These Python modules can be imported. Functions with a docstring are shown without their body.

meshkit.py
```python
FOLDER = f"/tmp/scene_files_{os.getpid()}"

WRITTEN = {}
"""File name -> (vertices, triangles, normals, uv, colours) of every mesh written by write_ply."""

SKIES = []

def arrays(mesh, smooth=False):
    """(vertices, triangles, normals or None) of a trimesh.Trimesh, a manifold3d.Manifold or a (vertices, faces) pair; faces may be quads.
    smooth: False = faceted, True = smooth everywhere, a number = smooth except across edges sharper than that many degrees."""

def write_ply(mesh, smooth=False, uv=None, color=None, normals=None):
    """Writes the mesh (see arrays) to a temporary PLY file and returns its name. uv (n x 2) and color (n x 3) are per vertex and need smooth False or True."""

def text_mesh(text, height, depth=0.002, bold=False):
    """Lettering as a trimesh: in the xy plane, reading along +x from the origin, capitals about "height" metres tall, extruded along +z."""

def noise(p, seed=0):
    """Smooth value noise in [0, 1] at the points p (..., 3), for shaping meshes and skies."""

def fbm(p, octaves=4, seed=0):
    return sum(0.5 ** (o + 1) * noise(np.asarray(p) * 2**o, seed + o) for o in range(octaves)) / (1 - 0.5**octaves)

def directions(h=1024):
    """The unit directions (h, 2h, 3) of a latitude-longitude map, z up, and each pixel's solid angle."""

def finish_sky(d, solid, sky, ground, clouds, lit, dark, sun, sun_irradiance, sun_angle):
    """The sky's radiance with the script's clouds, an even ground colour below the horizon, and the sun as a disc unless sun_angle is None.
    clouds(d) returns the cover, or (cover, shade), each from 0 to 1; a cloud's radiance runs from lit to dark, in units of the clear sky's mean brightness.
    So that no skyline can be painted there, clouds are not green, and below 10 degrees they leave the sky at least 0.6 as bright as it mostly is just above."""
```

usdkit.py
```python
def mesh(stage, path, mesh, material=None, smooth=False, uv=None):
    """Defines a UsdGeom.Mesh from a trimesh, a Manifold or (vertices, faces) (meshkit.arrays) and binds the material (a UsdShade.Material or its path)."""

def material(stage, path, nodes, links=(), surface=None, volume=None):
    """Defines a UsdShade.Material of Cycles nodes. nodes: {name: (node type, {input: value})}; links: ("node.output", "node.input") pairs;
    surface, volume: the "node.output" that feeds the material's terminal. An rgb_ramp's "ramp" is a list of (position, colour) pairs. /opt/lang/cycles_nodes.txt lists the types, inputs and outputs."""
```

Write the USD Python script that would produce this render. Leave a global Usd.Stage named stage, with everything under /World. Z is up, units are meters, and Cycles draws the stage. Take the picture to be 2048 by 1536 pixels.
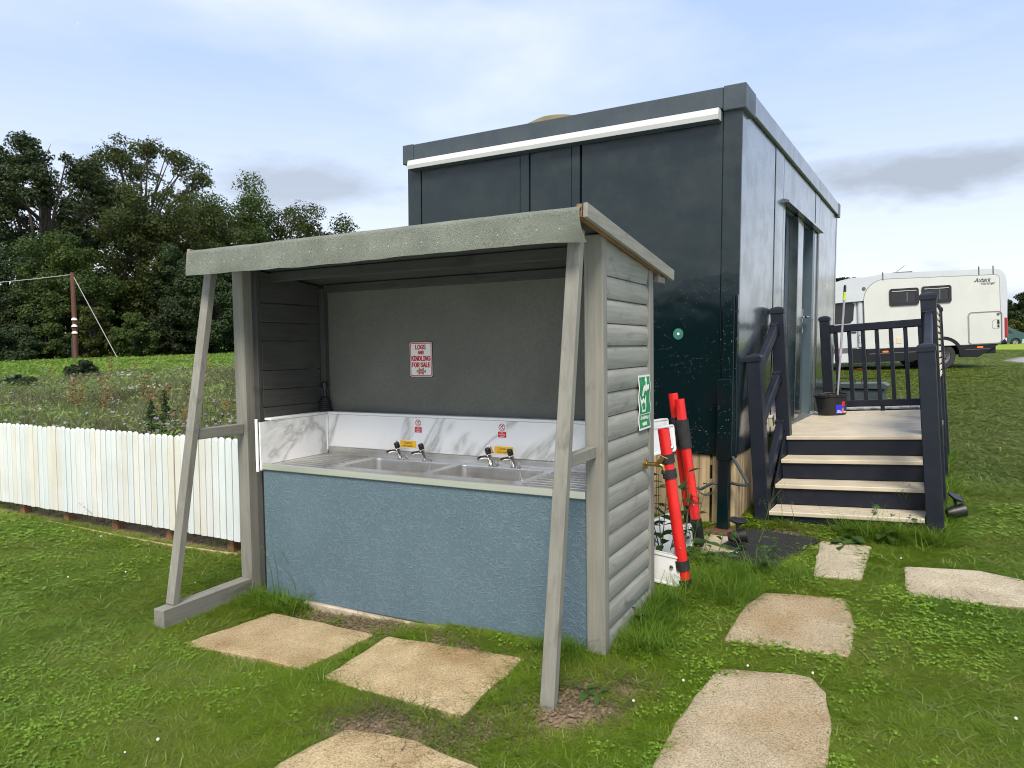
import math, numpy as np, trimesh, usdkit, meshkit
from pxr import Usd, UsdGeom, UsdLux, UsdShade, Gf, Sdf, Vt
from shapely.geometry import Polygon, Point, LineString, box as sbox
from shapely import affinity
from shapely.ops import unary_union
import shapely

stage = Usd.Stage.CreateInMemory()
UsdGeom.SetStageUpAxis(stage, 'Z')
UsdGeom.SetStageMetersPerUnit(stage, 1.0)
UsdGeom.Xform.Define(stage, '/World')
UsdGeom.Scope.Define(stage, '/World/Looks')
PI = math.pi
rng = np.random.default_rng(7)

# ------------------------------------------------------------------ camera, sky, sun, exposure
F, EYE, PITCH = 1420.0, 1.6, math.radians(3.3)          # focal length in pixels of the 2048 wide photograph
cam = UsdGeom.Camera.Define(stage, '/World/camera')
cam.CreateHorizontalApertureAttr(36.0)
cam.CreateVerticalApertureAttr(27.0)
cam.CreateFocalLengthAttr(36.0 * F / 2048)
cam.CreateClippingRangeAttr(Gf.Vec2f(0.05, 5000))
cam.CreateExposureAttr(0.75)
UsdGeom.Xformable(cam).AddTransformOp().Set(Gf.Matrix4d(*[
    1, 0, 0, 0,
    0, math.sin(PITCH), math.cos(PITCH), 0,
    0, -math.cos(PITCH), math.sin(PITCH), 0,
    0, 0, EYE, 1]))
SUN_AZ, SUN_EL = math.radians(-174), math.radians(50)      # azimuth as atan2(x, y) of the direction towards the sun
sun = UsdLux.DistantLight.Define(stage, '/World/sun')
sun.CreateNormalizeAttr(True)
sun.CreateIntensityAttr(0.75)
sun.CreateAngleAttr(22.0)
sun.CreateColorAttr(Gf.Vec3f(1.0, 0.90, 0.76))
sd = np.array([math.sin(SUN_AZ) * math.cos(SUN_EL), math.cos(SUN_AZ) * math.cos(SUN_EL), math.sin(SUN_EL)])
zz = sd; xx = np.cross([0, 0, 1.0], zz); xx /= np.linalg.norm(xx); yy = np.cross(zz, xx)
UsdGeom.Xformable(sun).AddTransformOp().Set(Gf.Matrix4d(*xx, 0, *yy, 0, *zz, 0, 0, 0, 0, 1))
SKY = 0.07
sky = UsdLux.DomeLight.Define(stage, '/World/sky')
skym = usdkit.material(stage, '/World/Looks/sky_air', {
    'tc': ('geometry', {}),
    'sky': ('sky_texture', {'sky_type': 'single_scattering', 'sun_disc': False, 'sun_elevation': SUN_EL, 'sun_rotation': SUN_AZ, 'air_density': 1.0, 'aerosol_density': 1.0}),
    'map': ('mapping', {'scale': (0.9, 0.9, 2.6), 'location': (0.37, 0.2, 0.55)}),
    'n1': ('noise_texture', {'scale': 1.7, 'detail': 7, 'roughness': 0.55, 'distortion': 0.25}),
    'r1': ('rgb_ramp', {'ramp': [(0.0, (0.14,) * 3), (0.38, (0.22,) * 3), (0.52, (0.46,) * 3), (0.68, (0.8,) * 3), (1, (0.9,) * 3)]}),
    'map2': ('mapping', {'scale': (9, 9, 17), 'location': (1.4, 3.2, 0.4)}),
    'n2': ('noise_texture', {'scale': 1.9, 'detail': 5, 'roughness': 0.62, 'distortion': 0.5}),
    'r2': ('rgb_ramp', {'ramp': [(0.0, (0,) * 3), (0.575, (0,) * 3), (0.70, (0.5,) * 3), (1, (0.6,) * 3)]}),
    'sep': ('separate_xyz', {}),
    'band': ('rgb_ramp', {'ramp': [(0.0, (0.0,) * 3), (0.25, (0.0,) * 3), (0.32, (1,) * 3), (0.385, (1,) * 3), (0.44, (0,) * 3), (1, (0,) * 3)]}),
    'hor': ('rgb_ramp', {'ramp': [(0.0, (0.93,) * 3), (0.07, (0.86,) * 3), (0.2, (0.55,) * 3), (0.36, (0.22,) * 3), (0.6, (0.12,) * 3), (1, (0.1,) * 3)]}),
    'wx': ('map_range', {'from_min': 0.12, 'from_max': -0.15, 'clamp': True}), 'wis0': ('math', {'math_type': 'multiply'}),
    'wis': ('math', {'math_type': 'multiply'}),
    'mx1': ('math', {'math_type': 'maximum'}),
    'mx2': ('math', {'math_type': 'maximum'}),
    'map3': ('mapping', {'scale': (2.2, 2.2, 9.5), 'location': (5.13, 2.2, 1.15)}),
    'n3': ('noise_texture', {'scale': 1.5, 'detail': 6, 'roughness': 0.55, 'distortion': 0.2}),
    'r3': ('rgb_ramp', {'ramp': [(0.0, (0,) * 3), (0.58, (0,) * 3), (0.74, (0.8,) * 3), (1, (1,) * 3)]}),
    'lowb': ('rgb_ramp', {'ramp': [(0.0, (1,) * 3), (0.22, (1,) * 3), (0.34, (0,) * 3), (1, (0,) * 3)]}),
    'grey': ('math', {'math_type': 'multiply'}),
    'clr': ('mix', {'color1': (9.0, 9.4, 9.9), 'color2': (4.9, 5.5, 6.3)}),
    'lift': ('mix', {'mix_type': 'mix', 'fac': 0.55, 'color2': (4.6, 7.0, 12.2)}),
    'mix': ('mix', {}),
    'ga': ('vector_math', {'math_type': 'subtract', 'vector2': (0.493, 0.847, 0.199)}), 'gb': ('mapping', {'scale': (6.5, 6.5, 36)}), 'gc': ('vector_math', {'math_type': 'length'}),
    'ha': ('vector_math', {'math_type': 'subtract', 'vector2': (-0.28, 0.937, 0.206)}), 'hb': ('mapping', {'scale': (7.5, 7.5, 27)}), 'hc': ('vector_math', {'math_type': 'length'}),
    'n4': ('noise_texture', {'scale': 9.0, 'detail': 6, 'roughness': 0.6}), 'm4': ('mapping', {'scale': (1, 1, 2.6)}), 'w4': ('math', {'math_type': 'multiply_add', 'value2': 1.9, 'value3': -0.95}),
    'gs': ('math', {'math_type': 'add'}), 'hs': ('math', {'math_type': 'add'}), 'gr': ('map_range', {'from_min': 1.25, 'from_max': 0.45, 'clamp': True}), 'hr': ('map_range', {'from_min': 1.25, 'from_max': 0.35, 'to_max': 0.8, 'clamp': True}),
    'gh': ('math', {'math_type': 'maximum'}), 'gh2': ('math', {'math_type': 'multiply', 'value2': 0.95}), 'mixg': ('mix', {'color2': (4.2, 4.8, 5.7)}),
    'bg': ('background_shader', {'strength': SKY}),
}, [('tc.position', 'map.vector'), ('map.vector', 'n1.vector'), ('n1.fac', 'r1.fac'),
    ('tc.position', 'map2.vector'), ('map2.vector', 'n2.vector'), ('n2.fac', 'r2.fac'),
    ('tc.position', 'map3.vector'), ('map3.vector', 'n3.vector'), ('n3.fac', 'r3.fac'),
    ('tc.position', 'sep.vector'), ('sep.z', 'band.fac'), ('sep.z', 'hor.fac'), ('sep.z', 'lowb.fac'),
    ('sep.x', 'wx.value'), ('r2.color', 'wis0.value1'), ('wx.result', 'wis0.value2'), ('wis0.value', 'wis.value1'), ('band.color', 'wis.value2'),
    ('wis.value', 'mx1.value1'), ('r1.color', 'mx1.value2'),
    ('mx1.value', 'mx2.value1'), ('hor.color', 'mx2.value2'),
    ('r3.color', 'grey.value1'), ('lowb.color', 'grey.value2'), ('grey.value', 'clr.fac'),
    ('sky.color', 'lift.color1'), ('lift.color', 'mix.color1'), ('clr.color', 'mix.color2'), ('mx2.value', 'mix.fac'),
    ('tc.position', 'ga.vector1'), ('ga.vector', 'gb.vector'), ('gb.vector', 'gc.vector1'), ('tc.position', 'ha.vector1'), ('ha.vector', 'hb.vector'), ('hb.vector', 'hc.vector1'),
    ('tc.position', 'm4.vector'), ('m4.vector', 'n4.vector'), ('n4.fac', 'w4.value1'), ('gc.value', 'gs.value1'), ('w4.value', 'gs.value2'), ('hc.value', 'hs.value1'), ('w4.value', 'hs.value2'),
    ('gs.value', 'gr.value'), ('hs.value', 'hr.value'), ('gr.result', 'gh.value1'), ('hr.result', 'gh.value2'), ('gh.value', 'gh2.value1'), ('gh2.value', 'mixg.fac'), ('mix.color', 'mixg.color1'), ('mixg.color', 'bg.color')],
    surface='bg.background')
UsdShade.MaterialBindingAPI.Apply(sky.GetPrim()).Bind(skym)

# ------------------------------------------------------------------ naming and tree helpers
used = {}
def numbered(parent, name):
    k = parent + '/' + name
    used[k] = used.get(k, -1) + 1
    return k if used[k] == 0 else '%s_%03d' % (k, used[k])
def tag(prim, label=None, cat=None, group=None, kind=None):
    prim = prim.GetPrim() if hasattr(prim, 'GetPrim') else prim
    for k, v in (('label', label), ('category', cat), ('group', group), ('kind', kind)):
        if v: prim.SetCustomDataByKey(k, v)
    return prim
def mat4(x, y, z, o):
    return Gf.Matrix4d(*map(float, (*x, 0, *y, 0, *z, 0, *o, 1)))
def thing(name, label, cat, frame=None, loc=None, rz=0.0, group=None):
    p = numbered('/World', name)
    x = UsdGeom.Xform.Define(stage, p)
    if frame is not None: x.AddTransformOp().Set(mat4(*frame))
    elif loc is not None:
        c, s = math.cos(rz), math.sin(rz)
        x.AddTransformOp().Set(mat4((c, s, 0), (-s, c, 0), (0, 0, 1), loc))
    tag(x, label, cat, group)
    return p
def part(parent, name, mesh, m, smooth=False, label=None, kind=None):
    p = numbered(parent, name)
    if isinstance(mesh, list): mesh = join(mesh)
    o = usdkit.mesh(stage, p, mesh, m, smooth=smooth)
    if label or kind: tag(o, label, None, None, kind)
    return p
def solo(name, label, cat, mesh, m, smooth=False, group=None, kind=None):
    p = part('/World', name, mesh, m, smooth)
    tag(stage.GetPrimAtPath(p), label, cat, group, kind)
    return p

# ------------------------------------------------------------------ shapes
def join(ms): return trimesh.util.concatenate([m for m in ms if m is not None])
def _cham():
    p = []
    for s in np.ndindex(2, 2, 2):
        s = np.array(s) * 2 - 1
        for k in range(3):
            q = s * 0.4; q[k] = s[k] * 0.5; p.append(q)
    return trimesh.PointCloud(np.array(p, float)).convex_hull
_C = _cham(); _CF = _C.faces.copy(); _CS = np.sign(_C.vertices); _CB = np.abs(_C.vertices) < 0.45
def cbox(lo, hi, b=0.003):
    lo, hi = np.minimum(lo, hi).astype(float), np.maximum(lo, hi).astype(float)
    h = (hi - lo) / 2; b = min(b, h.min() * 0.6)
    v = (lo + hi) / 2 + _CS * (h - _CB * b)
    return trimesh.Trimesh(v, _CF, process=False)
def unit(v): v = np.asarray(v, float); return v / np.linalg.norm(v)
def bar(a, b, w, d, up=(0, 0, 1), bev=0.003):
    """A squared timber from a to b; w across, d along 'up'."""
    a, b = np.asarray(a, float), np.asarray(b, float)
    t = unit(b - a); u = np.asarray(up, float); s = unit(np.cross(t, u)); u = np.cross(s, t)
    L = np.linalg.norm(b - a)
    m = cbox((-w / 2, 0, -d / 2), (w / 2, L, d / 2), bev)
    R = np.stack([s, t, u], 1)
    return trimesh.Trimesh(m.vertices @ R.T + a, m.faces if np.linalg.det(R) > 0 else m.faces[:, ::-1], process=False)
def tube(pts, r, n=10, cap=True):
    pts = np.asarray(pts, float); r = np.broadcast_to(r, (len(pts),)).astype(float)
    t = np.gradient(pts, axis=0); t /= np.linalg.norm(t, axis=1, keepdims=True)
    ref = np.array([0, 0, 1.0]) if abs(t[:, 2]).mean() < 0.8 else np.array([1.0, 0, 0])
    a = np.cross(t, ref); bad = np.linalg.norm(a, axis=1) < 1e-3; a[bad] = np.cross(t[bad], [0.31, 0.87, 0.38]); a /= np.linalg.norm(a, axis=1, keepdims=True)
    for i in range(1, len(a)):
        if a[i] @ a[i - 1] < 0.6: q = a[i - 1] - t[i] * (a[i - 1] @ t[i]); a[i] = q / np.linalg.norm(q)
    b = np.cross(t, a)
    th = np.arange(n) * 2 * PI / n
    v = pts[:, None] + r[:, None, None] * (np.cos(th)[None, :, None] * a[:, None] + np.sin(th)[None, :, None] * b[:, None])
    v = v.reshape(-1, 3); f = []
    for i in range(len(pts) - 1):
        for j in range(n):
            k = (j + 1) % n
            f += [[i * n + j, i * n + k, (i + 1) * n + k], [i * n + j, (i + 1) * n + k, (i + 1) * n + j]]
    if cap:
        c0, c1 = len(v), len(v) + 1; v = np.vstack([v, pts[0], pts[-1]])
        for j in range(n):
            k = (j + 1) % n; e = (len(pts) - 1) * n
            f += [[c0, k, j], [c1, e + j, e + k]]
    m = trimesh.Trimesh(v, np.array(f), process=False); return m
def pipe(a, b, r, ri, n=20):
    """An open pipe with a wall, from a to b."""
    a, b = np.asarray(a, float), np.asarray(b, float); t = unit(b - a)
    ref = np.array([1.0, 0, 0]) if abs(t[2]) > 0.7 else np.array([0, 0, 1.0])
    s = unit(np.cross(t, ref)); u = np.cross(s, t); th = np.arange(n) * 2 * PI / n
    ring = lambda o, q: o + q * (np.cos(th)[:, None] * s + np.sin(th)[:, None] * u)
    rings = [ring(a, ri), ring(a, r), ring(b, r), ring(b, ri), ring(a, ri)]
    v = np.vstack(rings); f = []
    for i in range(4):
        for j in range(n):
            k = (j + 1) % n
            f += [[i * n + j, (i + 1) * n + k, i * n + k], [i * n + j, (i + 1) * n + j, (i + 1) * n + k]]
    m = trimesh.Trimesh(v, np.array(f), process=False); m.fix_normals(); return m
def lathe(prof, n=24, at=(0, 0, 0)):
    m = trimesh.creation.revolve(np.array(prof, float), sections=n); m.apply_translation(at); return m
def prism(poly, h, frame=None):
    """Extrudes a shapely polygon (or points) in its own xy plane by h along z, then puts it in a frame (x, y, z, o)."""
    if not hasattr(poly, 'geom_type'): poly = Polygon(poly)
    gs = getattr(poly, 'geoms', [poly])
    m = join([trimesh.creation.extrude_polygon(g, h, engine='earcut') for g in gs if g.area > 1e-9])
    if frame is not None:
        X, Y, Z, O = [np.asarray(q, float) for q in frame]
        m = trimesh.Trimesh(m.vertices @ np.stack([X, Y, Z]) + O, m.faces, process=False)
        if np.dot(np.cross(X, Y), Z) < 0: m.invert()
    return m
def rrect(x0, y0, x1, y1, r, seg=6):
    r = min(r, (x1 - x0) / 2 - 1e-4, (y1 - y0) / 2 - 1e-4)
    return sbox(x0 + r, y0 + r, x1 - r, y1 - r).buffer(r, quad_segs=seg)
def text(s, w, h, depth=0.0015, bold=True):
    """Lettering fitted into a box w by h, from the origin."""
    m = meshkit.text_mesh(s, 0.1, 0.01, bold)
    lo, hi = m.bounds; v = (m.vertices - lo) / (hi - lo) * [w, h, depth]
    return trimesh.Trimesh(v, m.faces, process=False)
def put(m, frame):
    X, Y, Z, O = [np.asarray(q, float) for q in frame]
    return trimesh.Trimesh(m.vertices @ np.stack([X, Y, Z]) + O, m.faces, process=False)
def jitter(m, a, s=1.0, seed=0):
    v = m.vertices; n = np.stack([meshkit.fbm(v * s + 7 * k, 3, seed + k) - 0.5 for k in range(3)], -1)
    return trimesh.Trimesh(v + a * n, m.faces, process=False)

# ------------------------------------------------------------------ materials
MATS = {}
def pmat(name, ca, cb, scale=(20, 20, 20), detail=5, rough=0.5, rvar=0.0, bump=0.0, cc=None, cscale=3.0, camt=0.6, var=0.0, spec=0.5, metal=0.0, coord='object', ramp=(0.35, 0.65), bdist=0.01, fine=None, coat=0.0):
    nodes = {'tc': ('texture_coordinate', {}), 'geo': ('geometry', {}), 'm': ('mapping', {'scale': scale}),
             'n': ('noise_texture', {'scale': 1.0, 'detail': detail, 'roughness': 0.6}),
             'r': ('rgb_ramp', {'ramp': [(ramp[0], ca), (ramp[1], cb)]}),
             'p': ('principled_bsdf', {'roughness': rough, 'metallic': metal, 'specular_ior_level': spec, 'coat_weight': coat})}
    src = 'tc.object' if coord == 'object' else 'geo.position'
    links = [(src, 'm.vector'), ('m.vector', 'n.vector'), ('n.fac', 'r.fac')]
    col = 'r.color'
    if cc is not None:
        nodes['n2'] = ('noise_texture', {'scale': cscale, 'detail': 3, 'roughness': 0.55})
        nodes['r2'] = ('rgb_ramp', {'ramp': [(0.42, (0,) * 3), (0.68, (camt,) * 3)]})
        nodes['mx'] = ('mix', {'color2': cc})
        links += [(src, 'n2.vector'), ('n2.fac', 'r2.fac'), ('r2.color', 'mx.fac'), (col, 'mx.color1')]; col = 'mx.color'
    if fine is not None:                                             # (scale, dark, light): speckle
        nodes['nf'] = ('noise_texture', {'scale': fine[0], 'detail': 2, 'roughness': 0.7})
        nodes['rf'] = ('rgb_ramp', {'ramp': [(0.3, (fine[1],) * 3), (0.7, (fine[2],) * 3)]})
        nodes['mf'] = ('mix', {'mix_type': 'multiply', 'fac': 1.0})
        links += [(src, 'nf.vector'), ('nf.fac', 'rf.fac'), (col, 'mf.color1'), ('rf.color', 'mf.color2')]; col = 'mf.color'
    if var:
        nodes['oi'] = ('object_info', {})
        nodes['rv'] = ('rgb_ramp', {'ramp': [(0, (1 - var,) * 3), (1, (1 + var,) * 3)]})
        nodes['mv'] = ('mix', {'mix_type': 'multiply', 'fac': 1.0})
        links += [('oi.random', 'rv.fac'), (col, 'mv.color1'), ('rv.color', 'mv.color2')]; col = 'mv.color'
    links.append((col, 'p.base_color'))
    if rvar:
        nodes['nr'] = ('noise_texture', {'scale': 4.0, 'detail': 5, 'roughness': 0.6})
        nodes['rr'] = ('rgb_ramp', {'ramp': [(0.3, (max(rough - rvar, 0.03),) * 3), (0.7, (rough + rvar,) * 3)]})
        links += [(src, 'nr.vector'), ('nr.fac', 'rr.fac'), ('rr.color', 'p.roughness')]
    if bump:
        nodes['b'] = ('bump', {'strength': bump, 'distance': bdist})
        links += [('nf.fac' if fine is not None else 'n.fac', 'b.height'), ('b.normal', 'p.normal')]
    MATS[name] = usdkit.material(stage, '/World/Looks/' + name, nodes, links, surface='p.BSDF')
    return MATS[name]
def wood(name, ca, cb, knot, var=0.1, rough=0.7):
    """The same timber with its grain along x, y or z."""
    out = {}
    for ax in 'xyz':
        sc = [46, 46, 46]; sc['xyz'.index(ax)] = 2.2
        ks = [7, 7, 7]; ks['xyz'.index(ax)] = 3.2
        out[ax] = usdkit.material(stage, '/World/Looks/%s_grain_%s' % (name, ax), {
            'tc': ('texture_coordinate', {}), 'oi': ('object_info', {}),
            'm': ('mapping', {'scale': tuple(sc)}), 'n': ('noise_texture', {'scale': 1.0, 'detail': 6, 'roughness': 0.6, 'distortion': 0.6}),
            'r': ('rgb_ramp', {'ramp': [(0.3, cb), (0.55, ca), (0.75, tuple(min(1, c * 1.13) for c in ca))]}),
            'mk': ('mapping', {'scale': tuple(ks)}), 'v': ('noise_texture', {'scale': 1.0, 'detail': 3, 'roughness': 0.5, 'distortion': 1.2}),
            'rk': ('rgb_ramp', {'ramp': [(0.60, (0,) * 3), (0.74, (0.75,) * 3)]}),
            'mx': ('mix', {'color2': knot}),
            'n4': ('noise_texture', {'scale': 1.6, 'detail': 3}), 'r4': ('rgb_ramp', {'ramp': [(0.3, (0.84,) * 3), (0.7, (1.1,) * 3)]}),
            'm4': ('mix', {'mix_type': 'multiply', 'fac': 1.0}),
            'rv': ('rgb_ramp', {'ramp': [(0, (1 - var,) * 3), (1, (1 + var,) * 3)]}), 'mv': ('mix', {'mix_type': 'multiply', 'fac': 1.0}),
            'b': ('bump', {'strength': 0.35, 'distance': 0.004}),
            'p': ('principled_bsdf', {'roughness': rough, 'specular_ior_level': 0.35})},
            [('tc.object', 'm.vector'), ('m.vector', 'n.vector'), ('n.fac', 'r.fac'), ('tc.object', 'mk.vector'), ('mk.vector', 'v.vector'), ('v.fac', 'rk.fac'),
             ('rk.color', 'mx.fac'), ('r.color', 'mx.color1'), ('tc.object', 'n4.vector'), ('n4.fac', 'r4.fac'), ('mx.color', 'm4.color1'), ('r4.color', 'm4.color2'),
             ('oi.random', 'rv.fac'), ('m4.color', 'mv.color1'), ('rv.color', 'mv.color2'), ('mv.color', 'p.base_color'),
             ('n.fac', 'b.height'), ('b.normal', 'p.normal')], surface='p.BSDF')
    return out
def osb(name, ca, cb, light, axes, bump=0.6, rough=0.6):
    """Painted strand board: flakes lying at several angles under paint. axes: the two in-plane coordinates."""
    nodes, links, hs = {'tc': ('texture_coordinate', {})}, [], []
    for k, deg in enumerate((8, -34, 47, 80)):
        nodes['q%d' % k] = ('vector_rotate', {'rotate_type': 'y_axis', 'angle': math.radians(deg)})
        nodes['m%d' % k] = ('mapping', {'scale': (15, 30, 80), 'location': (k * 3.1, 0.2, k * 1.7)})
        nodes['v%d' % k] = ('noise_texture', {'scale': 1.0, 'detail': 2.5, 'roughness': 0.55, 'distortion': 0.35})
        nodes['s%d' % k] = ('rgb_ramp', {'ramp': [(0.57, (0,) * 3), (0.645, (1,) * 3), (0.72, (0.2,) * 3)]})
        links += [('tc.object', 'q%d.vector' % k), ('q%d.vector' % k, 'm%d.vector' % k), ('m%d.vector' % k, 'v%d.vector' % k), ('v%d.fac' % k, 's%d.fac' % k)]
    nodes['a1'] = ('math', {'math_type': 'maximum'}); nodes['a2'] = ('math', {'math_type': 'maximum'}); nodes['a3'] = ('math', {'math_type': 'maximum'})
    links += [('s0.color', 'a1.value1'), ('s1.color', 'a1.value2'), ('s2.color', 'a2.value1'), ('s3.color', 'a2.value2'), ('a1.value', 'a3.value1'), ('a2.value', 'a3.value2')]
    nodes['n'] = ('noise_texture', {'scale': 2.6, 'detail': 5}); nodes['r'] = ('rgb_ramp', {'ramp': [(0.3, ca), (0.7, cb)]})
    nodes['mx'] = ('mix', {'color2': light}); nodes['half'] = ('math', {'math_type': 'multiply', 'value2': 0.42})
    nodes['b'] = ('bump', {'strength': bump, 'distance': 0.004}); nodes['p'] = ('principled_bsdf', {'roughness': rough, 'specular_ior_level': 0.4})
    links += [('tc.object', 'n.vector'), ('n.fac', 'r.fac'), ('a3.value', 'half.value1'), ('half.value', 'mx.fac'), ('r.color', 'mx.color1'), ('mx.color', 'p.base_color'), ('a3.value', 'b.height'), ('b.normal', 'p.normal')]
    return usdkit.material(stage, '/World/Looks/' + name, nodes, links, surface='p.BSDF')

WG = wood('grey_painted_timber', (0.218, 0.213, 0.184), (0.178, 0.174, 0.149), (0.125, 0.121, 0.102), var=0.05)
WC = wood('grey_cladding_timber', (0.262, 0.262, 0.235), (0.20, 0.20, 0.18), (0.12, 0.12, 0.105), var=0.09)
WI = wood('shade_darkened_boards', (0.055, 0.057, 0.053), (0.043, 0.045, 0.042), (0.03, 0.03, 0.028), var=0.05)  # interior boards: the gloom under the roof is painted into this dark colour
WP = wood('pale_raw_timber', (0.42, 0.32, 0.19), (0.28, 0.205, 0.115), (0.16, 0.1, 0.05), var=0.16, rough=0.8)
WB = wood('brown_post_timber', (0.23, 0.12, 0.06), (0.14, 0.075, 0.04), (0.08, 0.05, 0.03), var=0.12, rough=0.85)
M_blue = osb('blue_painted_strand_board', (0.08, 0.128, 0.16), (0.096, 0.15, 0.184), (0.18, 0.245, 0.285), 'xz')
M_back = osb('grey_painted_strand_board', (0.108, 0.110, 0.094), (0.14, 0.142, 0.123), (0.088, 0.088, 0.077), 'xz', bump=0.22)
M_felt = pmat('green_mineral_roofing_felt', (0.115, 0.128, 0.103), (0.155, 0.17, 0.14), (5, 5, 5), fine=(260, 0.4, 1.7), bump=0.5, bdist=0.002, rough=0.9, cc=(0.09, 0.10, 0.082), cscale=2.2, camt=0.5)
M_nail = pmat('galvanised_nail', (0.3, 0.31, 0.29), (0.38, 0.39, 0.37), rough=0.5, metal=0.2)
M_steel = pmat('brushed_steel', (0.62, 0.61, 0.58), (0.72, 0.71, 0.68), (2.5, 90, 90), rough=0.33, rvar=0.06, metal=1.0, bump=0.04, bdist=0.002)
M_chrome = pmat('chrome', (0.62, 0.62, 0.63), (0.68, 0.68, 0.69), rough=0.08, metal=1.0)
M_lip = pmat('satin_steel_edge', (0.66, 0.64, 0.58), (0.74, 0.72, 0.66), (3, 80, 80), rough=0.36, metal=1.0)
M_white = pmat('white_plastic', (0.72, 0.73, 0.73), (0.78, 0.79, 0.79), (6, 6, 6), rough=0.4)
M_black = pmat('black_rubber', (0.010, 0.010, 0.011), (0.02, 0.02, 0.021), (30, 30, 30), rough=0.75, fine=(220, 0.6, 1.4), bump=0.15, bdist=0.002)
M_blackp = pmat('black_plastic', (0.008, 0.008, 0.0095), (0.014, 0.014, 0.016), (20, 20, 20), rough=0.45)
M_red = pmat('red_plastic_pipe', (0.56, 0.012, 0.012), (0.68, 0.02, 0.016), (12, 12, 3), rough=0.3, rvar=0.08, cc=(0.42, 0.01, 0.01), cscale=7, camt=0.5)
M_signred = pmat('red_print', (0.5, 0.012, 0.02), (0.56, 0.016, 0.025), rough=0.45)
M_signwhite = pmat('white_print', (0.74, 0.74, 0.73), (0.78, 0.78, 0.77), rough=0.4)
M_signblack = pmat('black_print', (0.012, 0.012, 0.012), (0.02, 0.02, 0.02), rough=0.4)
M_yellow = pmat('yellow_print', (0.8, 0.46, 0.02), (0.84, 0.5, 0.03), rough=0.4)
M_green = pmat('green_print', (0.004, 0.2, 0.07), (0.006, 0.23, 0.085), rough=0.4)
M_pink = pmat('log_picture_print', (0.55, 0.27, 0.19), (0.2, 0.07, 0.04), (90, 90, 90), rough=0.5)
M_bluep = pmat('blue_print', (0.02, 0.03, 0.5), (0.03, 0.04, 0.6), rough=0.35)
M_brass = pmat('brass', (0.50, 0.33, 0.11), (0.36, 0.23, 0.08), (40, 40, 40), rough=0.3, metal=1.0)
M_vinyl = pmat('navy_charcoal_vinyl', (0.008, 0.011, 0.019), (0.012, 0.015, 0.024), (5, 5, 5), rough=0.42, rvar=0.08, cc=(0.03, 0.033, 0.04), cscale=9, camt=0.15, spec=0.28)
M_tread = pmat('beige_ribbed_tread', (0.50, 0.44, 0.325), (0.57, 0.505, 0.385), (4, 30, 30), rough=0.4, rvar=0.1, cc=(0.4, 0.36, 0.29), cscale=5, camt=0.5)
M_deckgrey = pmat('pale_grey_boards', (0.42, 0.42, 0.42), (0.5, 0.5, 0.5), (6, 30, 6), rough=0.6)
M_door = pmat('slate_blue_door_paint', (0.055, 0.085, 0.105), (0.07, 0.102, 0.122), (3, 3, 3), rough=0.33, rvar=0.07)
M_alum = pmat('white_enamelled_rail', (0.54, 0.545, 0.53), (0.60, 0.605, 0.585), (3, 30, 30), rough=0.4, cc=(0.55, 0.55, 0.52), cscale=6, camt=0.5)
M_moss = pmat('mossy_skylight', (0.18, 0.14, 0.05), (0.09, 0.095, 0.03), (9, 9, 9), rough=0.7, cc=(0.2, 0.11, 0.05), cscale=5, camt=0.7)
M_pole = pmat('rusty_red_brown_pole', (0.085, 0.03, 0.02), (0.13, 0.055, 0.035), (8, 8, 1), rough=0.85)
M_wire = pmat('grey_wire', (0.35, 0.36, 0.35), (0.42, 0.42, 0.42), rough=0.5)
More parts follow.
